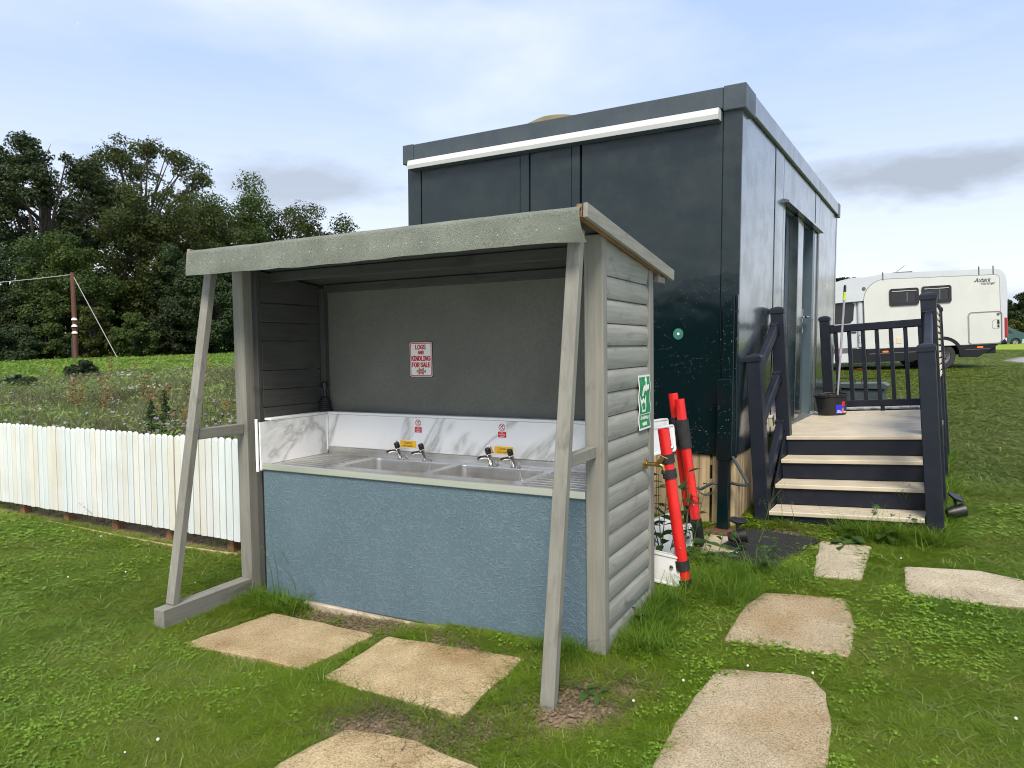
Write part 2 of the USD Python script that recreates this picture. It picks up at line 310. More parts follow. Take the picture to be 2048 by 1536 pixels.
M_tyre = pmat('tyre_rubber', (0.016, 0.016, 0.017), (0.028, 0.028, 0.028), (14, 14, 14), rough=0.8)
M_rim = pmat('steel_wheel', (0.16, 0.16, 0.165), (0.22, 0.22, 0.225), rough=0.4, metal=0.5)
M_alloy = pmat('silver_hubcap', (0.45, 0.45, 0.46), (0.55, 0.55, 0.56), rough=0.35, metal=0.4)
M_vanw = pmat('cool_white_van_paint', (0.44, 0.465, 0.50), (0.48, 0.505, 0.54), (2, 2, 2), rough=0.28, coat=0.3)
M_vanc = pmat('cream_white_panel', (0.50, 0.51, 0.485), (0.54, 0.55, 0.525), (1.5, 1.5, 1.5), rough=0.35)
M_vanb = pmat('anthracite_skirt', (0.007, 0.008, 0.011), (0.010, 0.011, 0.015), rough=0.5, spec=0.3)
M_glass = pmat('dark_acrylic_window', (0.012, 0.013, 0.015), (0.02, 0.021, 0.024), (1, 1, 1), rough=0.08)
M_seam = pmat('dark_grey_seam', (0.08, 0.085, 0.09), (0.1, 0.105, 0.11), rough=0.5)
M_amber = pmat('amber_lamp', (0.75, 0.16, 0.02), (0.8, 0.2, 0.03), rough=0.25)
M_taillamp = pmat('red_tail_lamp', (0.22, 0.008, 0.012), (0.3, 0.012, 0.016), rough=0.2)
M_cargreen = pmat('dark_teal_car_paint', (0.015, 0.06, 0.062), (0.02, 0.07, 0.072), rough=0.2, coat=0.6)
M_silver = pmat('silver_bumper', (0.4, 0.42, 0.43), (0.45, 0.47, 0.48), rough=0.35, metal=0.2)
M_mopgrey = pmat('lilac_grey_handle', (0.26, 0.25, 0.29), (0.32, 0.31, 0.35), rough=0.4)
M_lime = pmat('lime_grip', (0.42, 0.55, 0.02), (0.48, 0.6, 0.03), rough=0.5)
M_orange = pmat('orange_plastic', (0.75, 0.1, 0.02), (0.8, 0.14, 0.03), rough=0.5)
M_cream = pmat('cream_slats', (0.55, 0.47, 0.34), (0.62, 0.54, 0.4), rough=0.6)
M_lens = pmat('pale_lamp_lens', (0.7, 0.68, 0.45), (0.75, 0.73, 0.5), rough=0.3)
M_grit = pmat('grey_gravel', (0.19, 0.185, 0.18), (0.3, 0.29, 0.285), (14, 14, 14), coord='world', rough=0.95, fine=(60, 0.6, 1.4), bump=0.6)
M_conc = pmat('pale_concrete', (0.40, 0.34, 0.25), (0.50, 0.43, 0.33), (11, 11, 11), coord='world', rough=0.9, fine=(160, 0.8, 1.2), bump=0.35, bdist=0.004, cc=(0.3, 0.25, 0.18), cscale=6)
def slabmat(name, a, b, stain):
    return usdkit.material(stage, '/World/Looks/' + name, {
        'g': ('geometry', {}), 'n': ('noise_texture', {'scale': 5.0, 'detail': 6, 'roughness': 0.6}), 'r': ('rgb_ramp', {'ramp': [(0.32, a), (0.66, b)]}),
        'n2': ('noise_texture', {'scale': 1.9, 'detail': 4, 'roughness': 0.55}), 'r2': ('rgb_ramp', {'ramp': [(0.47, (0,) * 3), (0.68, (0.8,) * 3)]}), 'mx': ('mix', {'color2': stain}),
        'f': ('noise_texture', {'scale': 115, 'detail': 3, 'roughness': 0.8}), 'rf': ('rgb_ramp', {'ramp': [(0.34, (0.5,) * 3), (0.5, (1.0,) * 3), (0.66, (1.35,) * 3)]}), 'mf': ('mix', {'mix_type': 'multiply', 'fac': 1.0}),
        'f2': ('noise_texture', {'scale': 36, 'detail': 4, 'roughness': 0.6}), 'ad': ('math', {'math_type': 'add'}),
        'b': ('bump', {'strength': 0.45, 'distance': 0.006}), 'p': ('principled_bsdf', {'roughness': 0.92, 'specular_ior_level': 0.25})},
        [('g.position', 'n.vector'), ('n.fac', 'r.fac'), ('g.position', 'n2.vector'), ('n2.fac', 'r2.fac'), ('r2.color', 'mx.fac'), ('r.color', 'mx.color1'),
         ('g.position', 'f.vector'), ('f.fac', 'rf.fac'), ('mx.color', 'mf.color1'), ('rf.color', 'mf.color2'), ('mf.color', 'p.base_color'),
         ('g.position', 'f2.vector'), ('f2.fac', 'ad.value1'), ('f.fac', 'ad.value2'), ('ad.value', 'b.height'), ('b.normal', 'p.normal')], surface='p.BSDF')
M_slab_tan = slabmat('tan_paving_slab', (0.32, 0.245, 0.135), (0.43, 0.34, 0.20), (0.25, 0.165, 0.075))
M_slab_grey = slabmat('grey_tan_paving_slab', (0.275, 0.225, 0.15), (0.38, 0.315, 0.21), (0.26, 0.18, 0.09))
M_slab_pale = slabmat('pale_paving_slab', (0.34, 0.295, 0.21), (0.44, 0.385, 0.28), (0.27, 0.225, 0.15))

# the dark gloss paint of the cabin: a matter grey coat above, an older blue-black gloss coat below, both pitted, with pale chips
def cabinmat(name, front):
    n = {
        'tc': ('texture_coordinate', {}), 'sep': ('separate_xyz', {}),
        'nb': ('noise_texture', {'scale': 2.1, 'detail': 3}), 'cmb': ('math', {'math_type': 'multiply_add', 'value2': 0.9, 'value3': -0.45}), 'ad': ('math', {'math_type': 'add'}),
        'th': ('map_range', {'from_min': 2.16, 'from_max': 2.19, 'clamp': True}),
        'cA': ('rgb_ramp', {'ramp': [(0.3, (0.007, 0.0135, 0.0145)), (0.7, (0.016, 0.0255, 0.0265))]}), 'nA': ('noise_texture', {'scale': 2.6, 'detail': 6, 'roughness': 0.62}),
        'cB': ('mix', {'color1': (0.0022, 0.009, 0.0105)}),
        'ori': ('noise_texture', {'scale': 1.0, 'detail': 4, 'roughness': 0.6}), 'om': ('mapping', {'scale': (150, 150, 190)}),
        'wav': ('noise_texture', {'scale': 3.0, 'detail': 2}),
        'b0': ('bump', {'strength': 0.5, 'distance': 0.03}),
        'b': ('bump', {'strength': 0.3, 'distance': 0.0022}),
        'rA': ('rgb_ramp', {'ramp': [(0.36, (0.22,) * 3), (0.48, (0.29,) * 3), (0.52, (0.38,) * 3), (0.64, (0.5,) * 3)]}), 'mr': ('mix', {'color1': (0.13,) * 3}),
        'vor': ('voronoi_texture', {'scale': 44, 'feature': 'f1', 'randomness': 1.0}), 'lt': ('map_range', {'from_min': 0.13, 'from_max': 0.07, 'clamp': True}),
        'nm': ('noise_texture', {'scale': 2.3, 'detail': 2}), 'lt2': ('map_range', {'from_min': 0.46, 'from_max': 0.54, 'clamp': True}),
        'low': ('map_range', {'from_min': 2.3, 'from_max': 1.7, 'clamp': True}), 'k1': ('math', {'math_type': 'multiply'}), 'k2': ('math', {'math_type': 'multiply'}),
        'mc': ('mix', {'color2': (0.4, 0.42, 0.4)}),
        'p': ('principled_bsdf', {'specular_ior_level': 0.5 if front else 0.85, 'coat_weight': 0.0 if front else 0.9, 'coat_ior': 2.4, 'coat_roughness': 0.14})}
    l = [('tc.object', 'sep.vector'), ('tc.object', 'nb.vector'), ('nb.fac', 'cmb.value1'), ('cmb.value', 'ad.value1'), ('sep.z', 'ad.value2'), ('ad.value', 'th.value'),
         ('tc.object', 'nA.vector'), ('nA.fac', 'cA.fac'), ('cA.color', 'cB.color2'), ('th.result', 'cB.fac'),
         ('nA.fac', 'rA.fac'), ('rA.color', 'mr.color2'), ('th.result', 'mr.fac'), ('mr.color', 'p.roughness'),
         ('tc.object', 'om.vector'), ('om.vector', 'ori.vector'), ('tc.object', 'wav.vector'), ('wav.fac', 'b0.height'), ('b0.normal', 'b.normal'), ('ori.fac', 'b.height'), ('b.normal', 'p.normal'),
         ('tc.object', 'vor.vector'), ('vor.distance', 'lt.value'), ('tc.object', 'nm.vector'), ('nm.fac', 'lt2.value'), ('sep.z', 'low.value'),
         ('lt.result', 'k1.value1'), ('lt2.result', 'k1.value2'), ('k1.value', 'k2.value1'), ('low.result', 'k2.value2'), ('k2.value', 'mc.fac'), ('cB.color', 'mc.color1'), ('mc.color', 'p.base_color')]
    if not front:
        n['th'] = ('map_range', {'from_min': 1.45, 'from_max': 1.55, 'clamp': True})
    return usdkit.material(stage, '/World/Looks/' + name, n, l, surface='p.BSDF')
M_cab = cabinmat('cabin_front_gloss_paint', True)
M_cabs = cabinmat('cabin_side_gloss_paint', False)
M_fascs = pmat('glossy_side_fascia_paint', (0.05, 0.065, 0.072), (0.065, 0.08, 0.088), (9, 9, 1.5), rough=0.3, rvar=0.1, spec=0.9, coat=0.6)
M_fasc = pmat('slate_fascia_paint', (0.036, 0.05, 0.057), (0.048, 0.062, 0.068), (5, 5, 5), rough=0.42, rvar=0.1, fine=(70, 0.9, 1.1), bump=0.2, bdist=0.003)
M_marble = usdkit.material(stage, '/World/Looks/white_marbled_laminate', {
    'tc': ('texture_coordinate', {}), 'q': ('vector_rotate', {'rotate_type': 'y_axis', 'angle': math.radians(-33)}), 'm': ('mapping', {'scale': (1.25, 1.0, 0.42)}),
    'n': ('noise_texture', {'scale': 1.7, 'detail': 6, 'roughness': 0.55, 'distortion': 0.5}),
    'd': ('math', {'math_type': 'subtract', 'value2': 0.5}), 'a': ('math', {'math_type': 'absolute'}),
    'r': ('rgb_ramp', {'ramp': [(0.0, (0.42, 0.43, 0.43)), (0.010, (0.56, 0.57, 0.57)), (0.03, (0.70, 0.715, 0.72)), (0.05, (0.75, 0.765, 0.775)), (1, (0.78, 0.795, 0.805))]}),
    'p': ('principled_bsdf', {'roughness': 0.25})},
    [('tc.object', 'q.vector'), ('q.vector', 'm.vector'), ('m.vector', 'n.vector'), ('n.fac', 'd.value1'), ('d.value', 'a.value1'), ('a.value', 'r.fac'), ('r.color', 'p.base_color')], surface='p.BSDF')
M_picket = [pmat('white_fence_paint_' + nm, a, b, (60, 60, 3), rough=0.6, cc=c, cscale=2.5, camt=0.55, var=0.05, bump=0.25, bdist=0.003) for nm, a, b, c in (
    ('clean', (0.57, 0.595, 0.59), (0.64, 0.665, 0.66), (0.52, 0.53, 0.49)), ('blue', (0.54, 0.595, 0.61), (0.61, 0.66, 0.675), (0.52, 0.55, 0.535)), ('cream', (0.57, 0.575, 0.535), (0.635, 0.635, 0.595), (0.52, 0.50, 0.4)))]

def leafmat(name, ca, cb, scale=1.2, trans=0.3, island=0.35, rough=0.5, spec=0.25):
    return usdkit.material(stage, '/World/Looks/' + name, {
        'g': ('geometry', {}), 'oi': ('object_info', {}), 'n': ('noise_texture', {'scale': scale, 'detail': 3}), 'r': ('rgb_ramp', {'ramp': [(0.32, ca), (0.68, cb)]}),
        'ri': ('rgb_ramp', {'ramp': [(0, (1 - island,) * 3), (1, (1 + island,) * 3)]}), 'mi': ('mix', {'mix_type': 'multiply', 'fac': 1.0}),
        'p': ('principled_bsdf', {'roughness': rough, 'specular_ior_level': spec}), 't': ('translucent_bsdf', {}), 'mx': ('mix_closure', {'fac': trans})},
        [('g.position', 'n.vector'), ('n.fac', 'r.fac'), ('g.random_per_island', 'ri.fac'), ('r.color', 'mi.color1'), ('ri.color', 'mi.color2'),
         ('mi.color', 'p.base_color'), ('mi.color', 't.color'), ('p.BSDF', 'mx.closure1'), ('t.BSDF', 'mx.closure2')], surface='mx.closure')
def grassmat(name, cols, scale=0.9, trans=0.35):
    """Blade colour wanders over the lawn in patches, with a per-tuft and a per-blade change on top."""
    return usdkit.material(stage, '/World/Looks/' + name, {
        'g': ('geometry', {}), 'n': ('noise_texture', {'scale': scale, 'detail': 5, 'roughness': 0.6}), 'r': ('rgb_ramp', {'ramp': cols}),
        'oi': ('object_info', {}), 'add': ('math', {'math_type': 'multiply_add', 'value2': 0.16, 'value3': -0.08}), 'sum': ('math', {'math_type': 'add'}),
        'ri': ('rgb_ramp', {'ramp': [(0, (0.30, 0.36, 0.36)), (0.4, (0.8,) * 3), (0.8, (1.3, 1.28, 1.1)), (1, (1.9, 1.65, 1.9))]}), 'mi': ('mix', {'mix_type': 'multiply', 'fac': 1.0}),
        'p': ('principled_bsdf', {'roughness': 0.5, 'specular_ior_level': 0.25}), 't': ('translucent_bsdf', {}), 'mx': ('mix_closure', {'fac': trans})},
        [('g.position', 'n.vector'), ('oi.random', 'add.value1'), ('n.fac', 'sum.value1'), ('add.value', 'sum.value2'), ('sum.value', 'r.fac'), ('g.random_per_island', 'ri.fac'), ('r.color', 'mi.color1'), ('ri.color', 'mi.color2'),
         ('mi.color', 'p.base_color'), ('mi.color', 't.color'), ('p.BSDF', 'mx.closure1'), ('t.BSDF', 'mx.closure2')], surface='mx.closure')
M_lawn = grassmat('lawn_blades', [(0.3, (0.36, 0.58, 0.035)), (0.45, (0.50, 0.68, 0.045)), (0.58, (0.62, 0.73, 0.065)), (0.75, (0.72, 0.72, 0.15))], trans=0.45)
M_lawnlight = grassmat('pale_lawn_blades', [(0.3, (0.56, 0.68, 0.12)), (0.7, (0.72, 0.72, 0.22))], trans=0.3)
M_lawnfar = grassmat('yellowish_pitch_grass', [(0.3, (0.40, 0.50, 0.06)), (0.5, (0.50, 0.56, 0.08)), (0.7, (0.60, 0.62, 0.16))], scale=0.5)  # yellower blade colour for the far pitch tufts
M_long = grassmat('long_grass_blades', [(0.3, (0.24, 0.43, 0.03)), (0.5, (0.36, 0.55, 0.042)), (0.7, (0.5, 0.65, 0.075))], scale=2.0)
M_dry = grassmat('dry_straw_blades', [(0.3, (0.26, 0.2, 0.09)), (0.7, (0.42, 0.34, 0.17))], scale=2.0, trans=0.2)
M_clover = leafmat('clover_leaf', (0.21, 0.38, 0.035), (0.30, 0.47, 0.05), 3.0, 0.3)
M_mead = grassmat('meadow_blades', [(0.3, (0.46, 0.54, 0.16)), (0.5, (0.58, 0.62, 0.24)), (0.7, (0.70, 0.68, 0.36))], scale=0.35, trans=0.5)
M_seed = grassmat('straw_seed_heads', [(0.3, (0.36, 0.3, 0.14)), (0.7, (0.56, 0.47, 0.26))], scale=0.5, trans=0.25)
M_dock = leafmat('rust_brown_dock_seed', (0.30, 0.16, 0.06), (0.38, 0.23, 0.09), 2.0, 0.15)
M_thistle = leafmat('lilac_thistle_head', (0.36, 0.30, 0.38), (0.46, 0.42, 0.46), 3.0, 0.2)
M_umbel = leafmat('cream_umbel', (0.5, 0.5, 0.38), (0.6, 0.6, 0.46), 3.0, 0.2)
M_brack = leafmat('bright_bracken', (0.2, 0.36, 0.05), (0.32, 0.46, 0.08), 0.3, 0.35)
M_meadleaf = leafmat('meadow_leaf', (0.24, 0.34, 0.10), (0.36, 0.45, 0.15), 1.0, 0.4, 0.3)
M_weed = leafmat('fresh_weed_leaf', (0.05, 0.115, 0.02), (0.09, 0.17, 0.035), 6.0, 0.35, 0.25)
M_weedd = leafmat('dark_weed_leaf', (0.022, 0.06, 0.014), (0.045, 0.095, 0.02), 6.0, 0.3, 0.3)
M_bark = pmat('dark_bark', (0.035, 0.028, 0.02), (0.07, 0.058, 0.045), (4, 4, 1), coord='world', rough=0.95, bump=0.6, bdist=0.05)
M_stem = pmat('plant_stem', (0.06, 0.09, 0.03), (0.09, 0.12, 0.04), (9, 9, 9), rough=0.8)
M_soil = pmat('brown_soil_clods', (0.12, 0.084, 0.053), (0.22, 0.16, 0.106), (40, 40, 40), coord='world', rough=0.95, var=0.15)
M_bloom = pmat('white_clover_bloom', (0.6, 0.58, 0.5), (0.7, 0.68, 0.6), (50, 50, 50), coord='world', rough=0.8)

# ------------------------------------------------------------------ terrain
def gz(x, y):
    x, y = np.asarray(x, float), np.asarray(y, float)
    dx, dy = x, y - 3.5
    r = np.hypot(dx, dy) + 1e-9
    k = np.where(r < 22, r, 22 + (np.minimum(r, 90) - 22) * 0.4) / r
    z = 0.03 * dx * k + 0.025 * dy * k
    z = z - 0.05 * np.exp(-((x - 1.7) ** 2 + (y - 5.55) ** 2) / 0.12)
    z = z - 0.085 * np.exp(-((x + 1.5) ** 2 / 0.9 + (y - 4.25) ** 2 / 0.5))
    return z + 0.012 * (meshkit.noise(np.stack([x * 1.3, y * 1.3, 0 * x], -1), 3) - 0.5) * np.clip(3 / (r + 1), 0, 1)
EYEP = np.array([0, 0, EYE])
def ray(px, py):
    c, s = math.cos(PITCH), math.sin(PITCH)
    return np.array([0, c, -s]) + np.array([1.0, 0, 0]) * (px - 1024) / F - np.array([0, s, c]) * (py - 768) / F
def G(px, py):
    """The point of the ground that a line of sight meets (survey of the photograph)."""
    d = ray(px, py); t = 1.0
    for _ in range(60):
        p = EYEP + d * t
        t += (p[2] - float(gz(p[0], p[1]))) / max(-d[2] + 0.02, 0.02) * 0.6
    return EYEP + d * t
def at(px, py, dist):
    d = ray(px, py); return EYEP + d * dist / d[1]
def onground(x, y, dz=0.0): return np.array([x, y, float(gz(x, y)) + dz])

# bare places: (centre, radii, turn, strength)
SOIL = [((-0.9, 4.12), (0.66, 0.08), -0.49, 1.0), ((0.19, 2.98), (0.34, 0.22), 0.4, 1.0), ((0.40, 3.20), (0.26, 0.22), 0.5, 0.85), ((-0.98, 4.03), (0.42, 0.12), -0.5, 1.0), ((-0.1, 3.6), (0.42, 0.06), -0.5, 0.7),
        ((-0.56, 2.95), (0.26, 0.13), -0.1, 1.0), ((-0.3, 2.72), (0.26, 0.11), -0.5, 0.75), ((-0.12, 2.88), (0.16, 0.1), 0.2, 0.7), ((2.02, 5.56), (0.5, 0.1), -0.3, 1.0), ((2.7, 5.15), (0.2, 0.06), -0.3, 0.5),
        ((-3.35, 6.18), (2.2, 0.16), -0.495, 1.0), ((-3.0, 5.62), (0.8, 0.06), -0.5, 0.6), ((-2.2, 5.18), (0.3, 0.1), -0.5, 0.5), ((2.6, 4.1), (0.25, 0.1), 0.0, 0.25), ((1.15, 3.55), (0.14, 0.1), 0.5, 0.4), ((0.6, 3.75), (0.12, 0.25), -0.5, 0.5)]
def soilness(x, y):
    out = np.zeros_like(np.asarray(x, float))
    wob = meshkit.fbm(np.stack([np.asarray(x) * 7, np.asarray(y) * 7, 0 * np.asarray(x)], -1), 3, 5) - 0.5
    for (cx, cy), (ra, rb), a, s in SOIL:
        dx, dy = x - cx, y - cy
        u, v = (dx * math.cos(a) + dy * math.sin(a)) / ra, (-dx * math.sin(a) + dy * math.cos(a)) / rb
        out = np.maximum(out, s * np.clip(1.5 - np.sqrt(u * u + v * v) + wob * 1.1, 0, 1))
    return out
def ground():
    R = np.concatenate([np.linspace(0.6, 9, 150), np.geomspace(9.15, 400, 80)])
    A = np.radians(np.linspace(-62, 62, 260))
    r, a = np.meshgrid(R, A, indexing='ij')
    x, y = r * np.sin(a), r * np.cos(a) - 0.5
    z = gz(x, y) + (meshkit.fbm(np.stack([x * 9, y * 9, 0 * x], -1), 3, 2) - 0.5) * 0.014 * np.clip(6 / r, 0, 1)
    s = soilness(x, y)
    z = z + s * 0.018 * (meshkit.fbm(np.stack([x * 30, y * 30, 0 * x], -1), 3, 8) - 0.3)
    z = z - 0.006
    n, k = r.shape
    i, j = np.meshgrid(np.arange(n - 1), np.arange(k - 1), indexing='ij')
    q = np.stack([i * k + j, (i + 1) * k + j, (i + 1) * k + j + 1, i * k + j + 1], -1).reshape(-1, 4)
    f = np.vstack([q[:, [0, 2, 1]], q[:, [0, 3, 2]]])
    v = np.stack([x, y, z], -1).reshape(-1, 3)
    return v, f, s.ravel()
gv, gf, gs = ground()
M_ground = usdkit.material(stage, '/World/Looks/turf_and_soil', {
    'g': ('geometry', {}), 'at': ('attribute', {'attribute': 'soil'}), 'sep': ('separate_xyz', {}),
    'n': ('noise_texture', {'scale': 0.9, 'detail': 6, 'roughness': 0.65}), 'r': ('rgb_ramp', {'ramp': [(0.3, (0.16, 0.25, 0.025)), (0.5, (0.23, 0.31, 0.035)), (0.7, (0.32, 0.33, 0.07))]}),
    'ns': ('noise_texture', {'scale': 9, 'detail': 8, 'roughness': 0.7}), 'rs': ('rgb_ramp', {'ramp': [(0.3, (0.12, 0.082, 0.05)), (0.55, (0.24, 0.172, 0.112)), (0.75, (0.38, 0.285, 0.19))]}),
    'mx': ('mix', {}), 'f': ('noise_texture', {'scale': 120, 'detail': 4, 'roughness': 0.7}), 'rf': ('rgb_ramp', {'ramp': [(0.3, (0.55,) * 3), (0.7, (1.35,) * 3)]}), 'mf': ('mix', {'mix_type': 'multiply', 'fac': 1.0}),
    'b': ('bump', {'strength': 0.8, 'distance': 0.012}), 'p': ('principled_bsdf', {'roughness': 0.95, 'specular_ior_level': 0.15})},
    [('g.position', 'n.vector'), ('n.fac', 'r.fac'), ('g.position', 'ns.vector'), ('ns.fac', 'rs.fac'), ('at.fac', 'mx.fac'), ('r.color', 'mx.color1'), ('rs.color', 'mx.color2'),
     ('g.position', 'f.vector'), ('f.fac', 'rf.fac'), ('mx.color', 'mf.color1'), ('rf.color', 'mf.color2'), ('mf.color', 'p.base_color'), ('f.fac', 'b.height'), ('b.normal', 'p.normal')], surface='p.BSDF')
gm = usdkit.mesh(stage, '/World/ground', (gv, gf), M_ground, smooth=True)
UsdGeom.PrimvarsAPI(gm).CreatePrimvar('soil', Sdf.ValueTypeNames.FloatArray, 'vertex').Set(Vt.FloatArray.FromNumpy(gs.astype(np.float32)))
tag(gm, kind='structure')
tag(sky, kind='structure')

# ------------------------------------------------------------------ the sink shelter
def frame_of(yaw, roll, o):
    X = unit([math.sin(yaw), -math.cos(yaw), math.tan(roll)]); Y = unit([math.cos(yaw), math.sin(yaw), 0]); return X, Y, np.cross(X, Y), np.asarray(o, float)
SF = frame_of(math.radians(62), 0.016, (0.472, 3.496, 0.0))
def S(x, y, z): return SF[3] + x * SF[0] + y * SF[1] + z * SF[2]
def roofz(y): return 2.19 - 0.1195 * (y + 0.34)                    # underside line of the roof boards
sh = thing('sink_shelter', 'grey timber lean-to shelter with leaning front struts over two steel sinks', 'shelter', frame=SF)
part(sh, 'post', cbox((-2.605, 0, -0.12), (-2.507, 0.105, roofz(0.05) - 0.01), 0.004), WG['z'])
part(sh, 'post', cbox((-0.100, 0, -0.10), (0.0, 0.062, roofz(0.03) - 0.01), 0.004), WG['z'])
part(sh, 'corner_batten', cbox((-0.045, 0.755, -0.05), (0.004, 0.835, roofz(0.83) - 0.02), 0.003), WG['z'])
part(sh, 'corner_batten', cbox((-2.61, 0.74, -0.12), (-2.53, 0.82, roofz(0.8) - 0.02), 0.003), WG['z'])
def strut(x0, yb, yt, zb):
    a, b = np.array([x0, yb + 0.02, zb]), np.array([x0 + 0.008, yt + 0.02, 2.13])
    return bar(a, b, 0.068, 0.045, up=(0, 1, 0.15), bev=0.003)
part(sh, 'strut', strut(-0.062, -0.575, -0.215, -0.05), WG['z'])
part(sh, 'strut', strut(-2.565, -0.575, -0.215, 0.066), WG['z'])
part(sh, 'rung', bar((-0.062, -0.352, 1.055), (-0.062, -0.002, 1.057), 0.044, 0.058), WG['y'])
part(sh, 'rung', bar((-2.555, -0.352, 1.075), (-2.555, -0.002, 1.072), 0.044, 0.068), WG['y'])
part(sh, 'ground_beam', bar((-2.555, -0.655, 0.008), (-2.555, -0.002, 0.008), 0.09, 0.115), WG['y'])
part(sh, 'ground_beam', bar((-0.06, -0.36, -0.05), (-0.05, -0.002, -0.028), 0.07, 0.09), WG['y'])
# side cladding: rounded log-lap boards, right and left
ZJ = [-0.04, 0.13, 0.266, 0.385, 0.50, 0.62, 0.74, 0.867, 0.995, 1.10, 1.225, 1.349, 1.465, 1.585, 1.70, 1.823, 1.938, 2.16]
def logboard(x, y0, y1, z0, z1, side, slope=False, bulge=0.016):
    pr = []
    n = 7
    for i in range(n + 1):
        t = i / n
        pr.append((side * (bulge * (math.sin(PI * min(max(t * 0.94 + 0.06, 0), 1)) ** 0.6)), z0 + 0.003 + (z1 - z0 - 0.005) * t))
    pr = [(-side * 0.012, z0 + 0.003)] + pr + [(-side * 0.012, z1 - 0.002)]
    vs = []
    for y in (y0, y1):
        for (dx, z) in pr:
            vs.append((x + dx, y, min(z, roofz(y) - 0.012) if slope else z))
    k = len(pr); f = []
    for i in range(k):
        j = (i + 1) % k; f += [[i, j, k + j], [i, k + j, k + i]]
    for i in range(1, k - 1): f += [[0, i + 1, i], [k, k + i, k + i + 1]]
    m = trimesh.Trimesh(np.array(vs), np.array(f), process=False); m.fix_normals(); return m
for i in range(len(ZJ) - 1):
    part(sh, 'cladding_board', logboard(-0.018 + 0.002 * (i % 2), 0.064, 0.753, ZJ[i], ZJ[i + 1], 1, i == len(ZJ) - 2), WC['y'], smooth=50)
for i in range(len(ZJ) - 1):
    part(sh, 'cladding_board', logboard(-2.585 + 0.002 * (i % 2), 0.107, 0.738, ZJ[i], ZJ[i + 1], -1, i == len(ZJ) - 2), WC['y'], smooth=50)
zl = [-0.05, 0.2, 0.4, 0.6, 0.8, 1.0, 1.205, 1.325, 1.455, 1.655, 1.78, 1.91]
for i in range(len(zl) - 1):
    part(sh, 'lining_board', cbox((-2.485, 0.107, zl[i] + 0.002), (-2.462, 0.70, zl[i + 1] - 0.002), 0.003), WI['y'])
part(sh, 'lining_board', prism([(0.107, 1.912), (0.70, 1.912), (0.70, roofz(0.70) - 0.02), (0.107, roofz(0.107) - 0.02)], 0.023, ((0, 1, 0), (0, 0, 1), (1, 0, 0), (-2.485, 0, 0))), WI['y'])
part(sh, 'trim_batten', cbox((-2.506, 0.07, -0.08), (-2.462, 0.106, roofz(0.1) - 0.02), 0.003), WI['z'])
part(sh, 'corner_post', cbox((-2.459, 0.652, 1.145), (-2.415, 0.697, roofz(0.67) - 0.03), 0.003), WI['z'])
part(sh, 'back_panel', cbox((-2.46, 0.70, -0.05), (-0.032, 0.715, roofz(0.71) - 0.01), 0.001), M_back)
# roof
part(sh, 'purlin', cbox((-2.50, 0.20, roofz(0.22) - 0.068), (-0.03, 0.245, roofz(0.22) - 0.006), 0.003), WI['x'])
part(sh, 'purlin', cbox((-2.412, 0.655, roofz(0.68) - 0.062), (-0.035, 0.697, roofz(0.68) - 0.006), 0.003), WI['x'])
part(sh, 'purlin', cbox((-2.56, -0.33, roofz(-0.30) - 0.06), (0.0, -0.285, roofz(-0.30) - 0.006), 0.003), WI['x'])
part(sh, 'purlin', cbox((-2.60, 0.885, roofz(0.9) - 0.062), (0.022, 0.93, roofz(0.9) - 0.006), 0.003), WG['x'])
th = math.atan(0.1195)
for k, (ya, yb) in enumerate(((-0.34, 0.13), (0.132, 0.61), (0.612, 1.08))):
    part(sh, 'roof_board', bar((-1.27, ya, roofz(ya) + 0.008), (-1.27, yb, roofz(yb) + 0.008), 2.59, 0.016, bev=0.001), WI['x'])
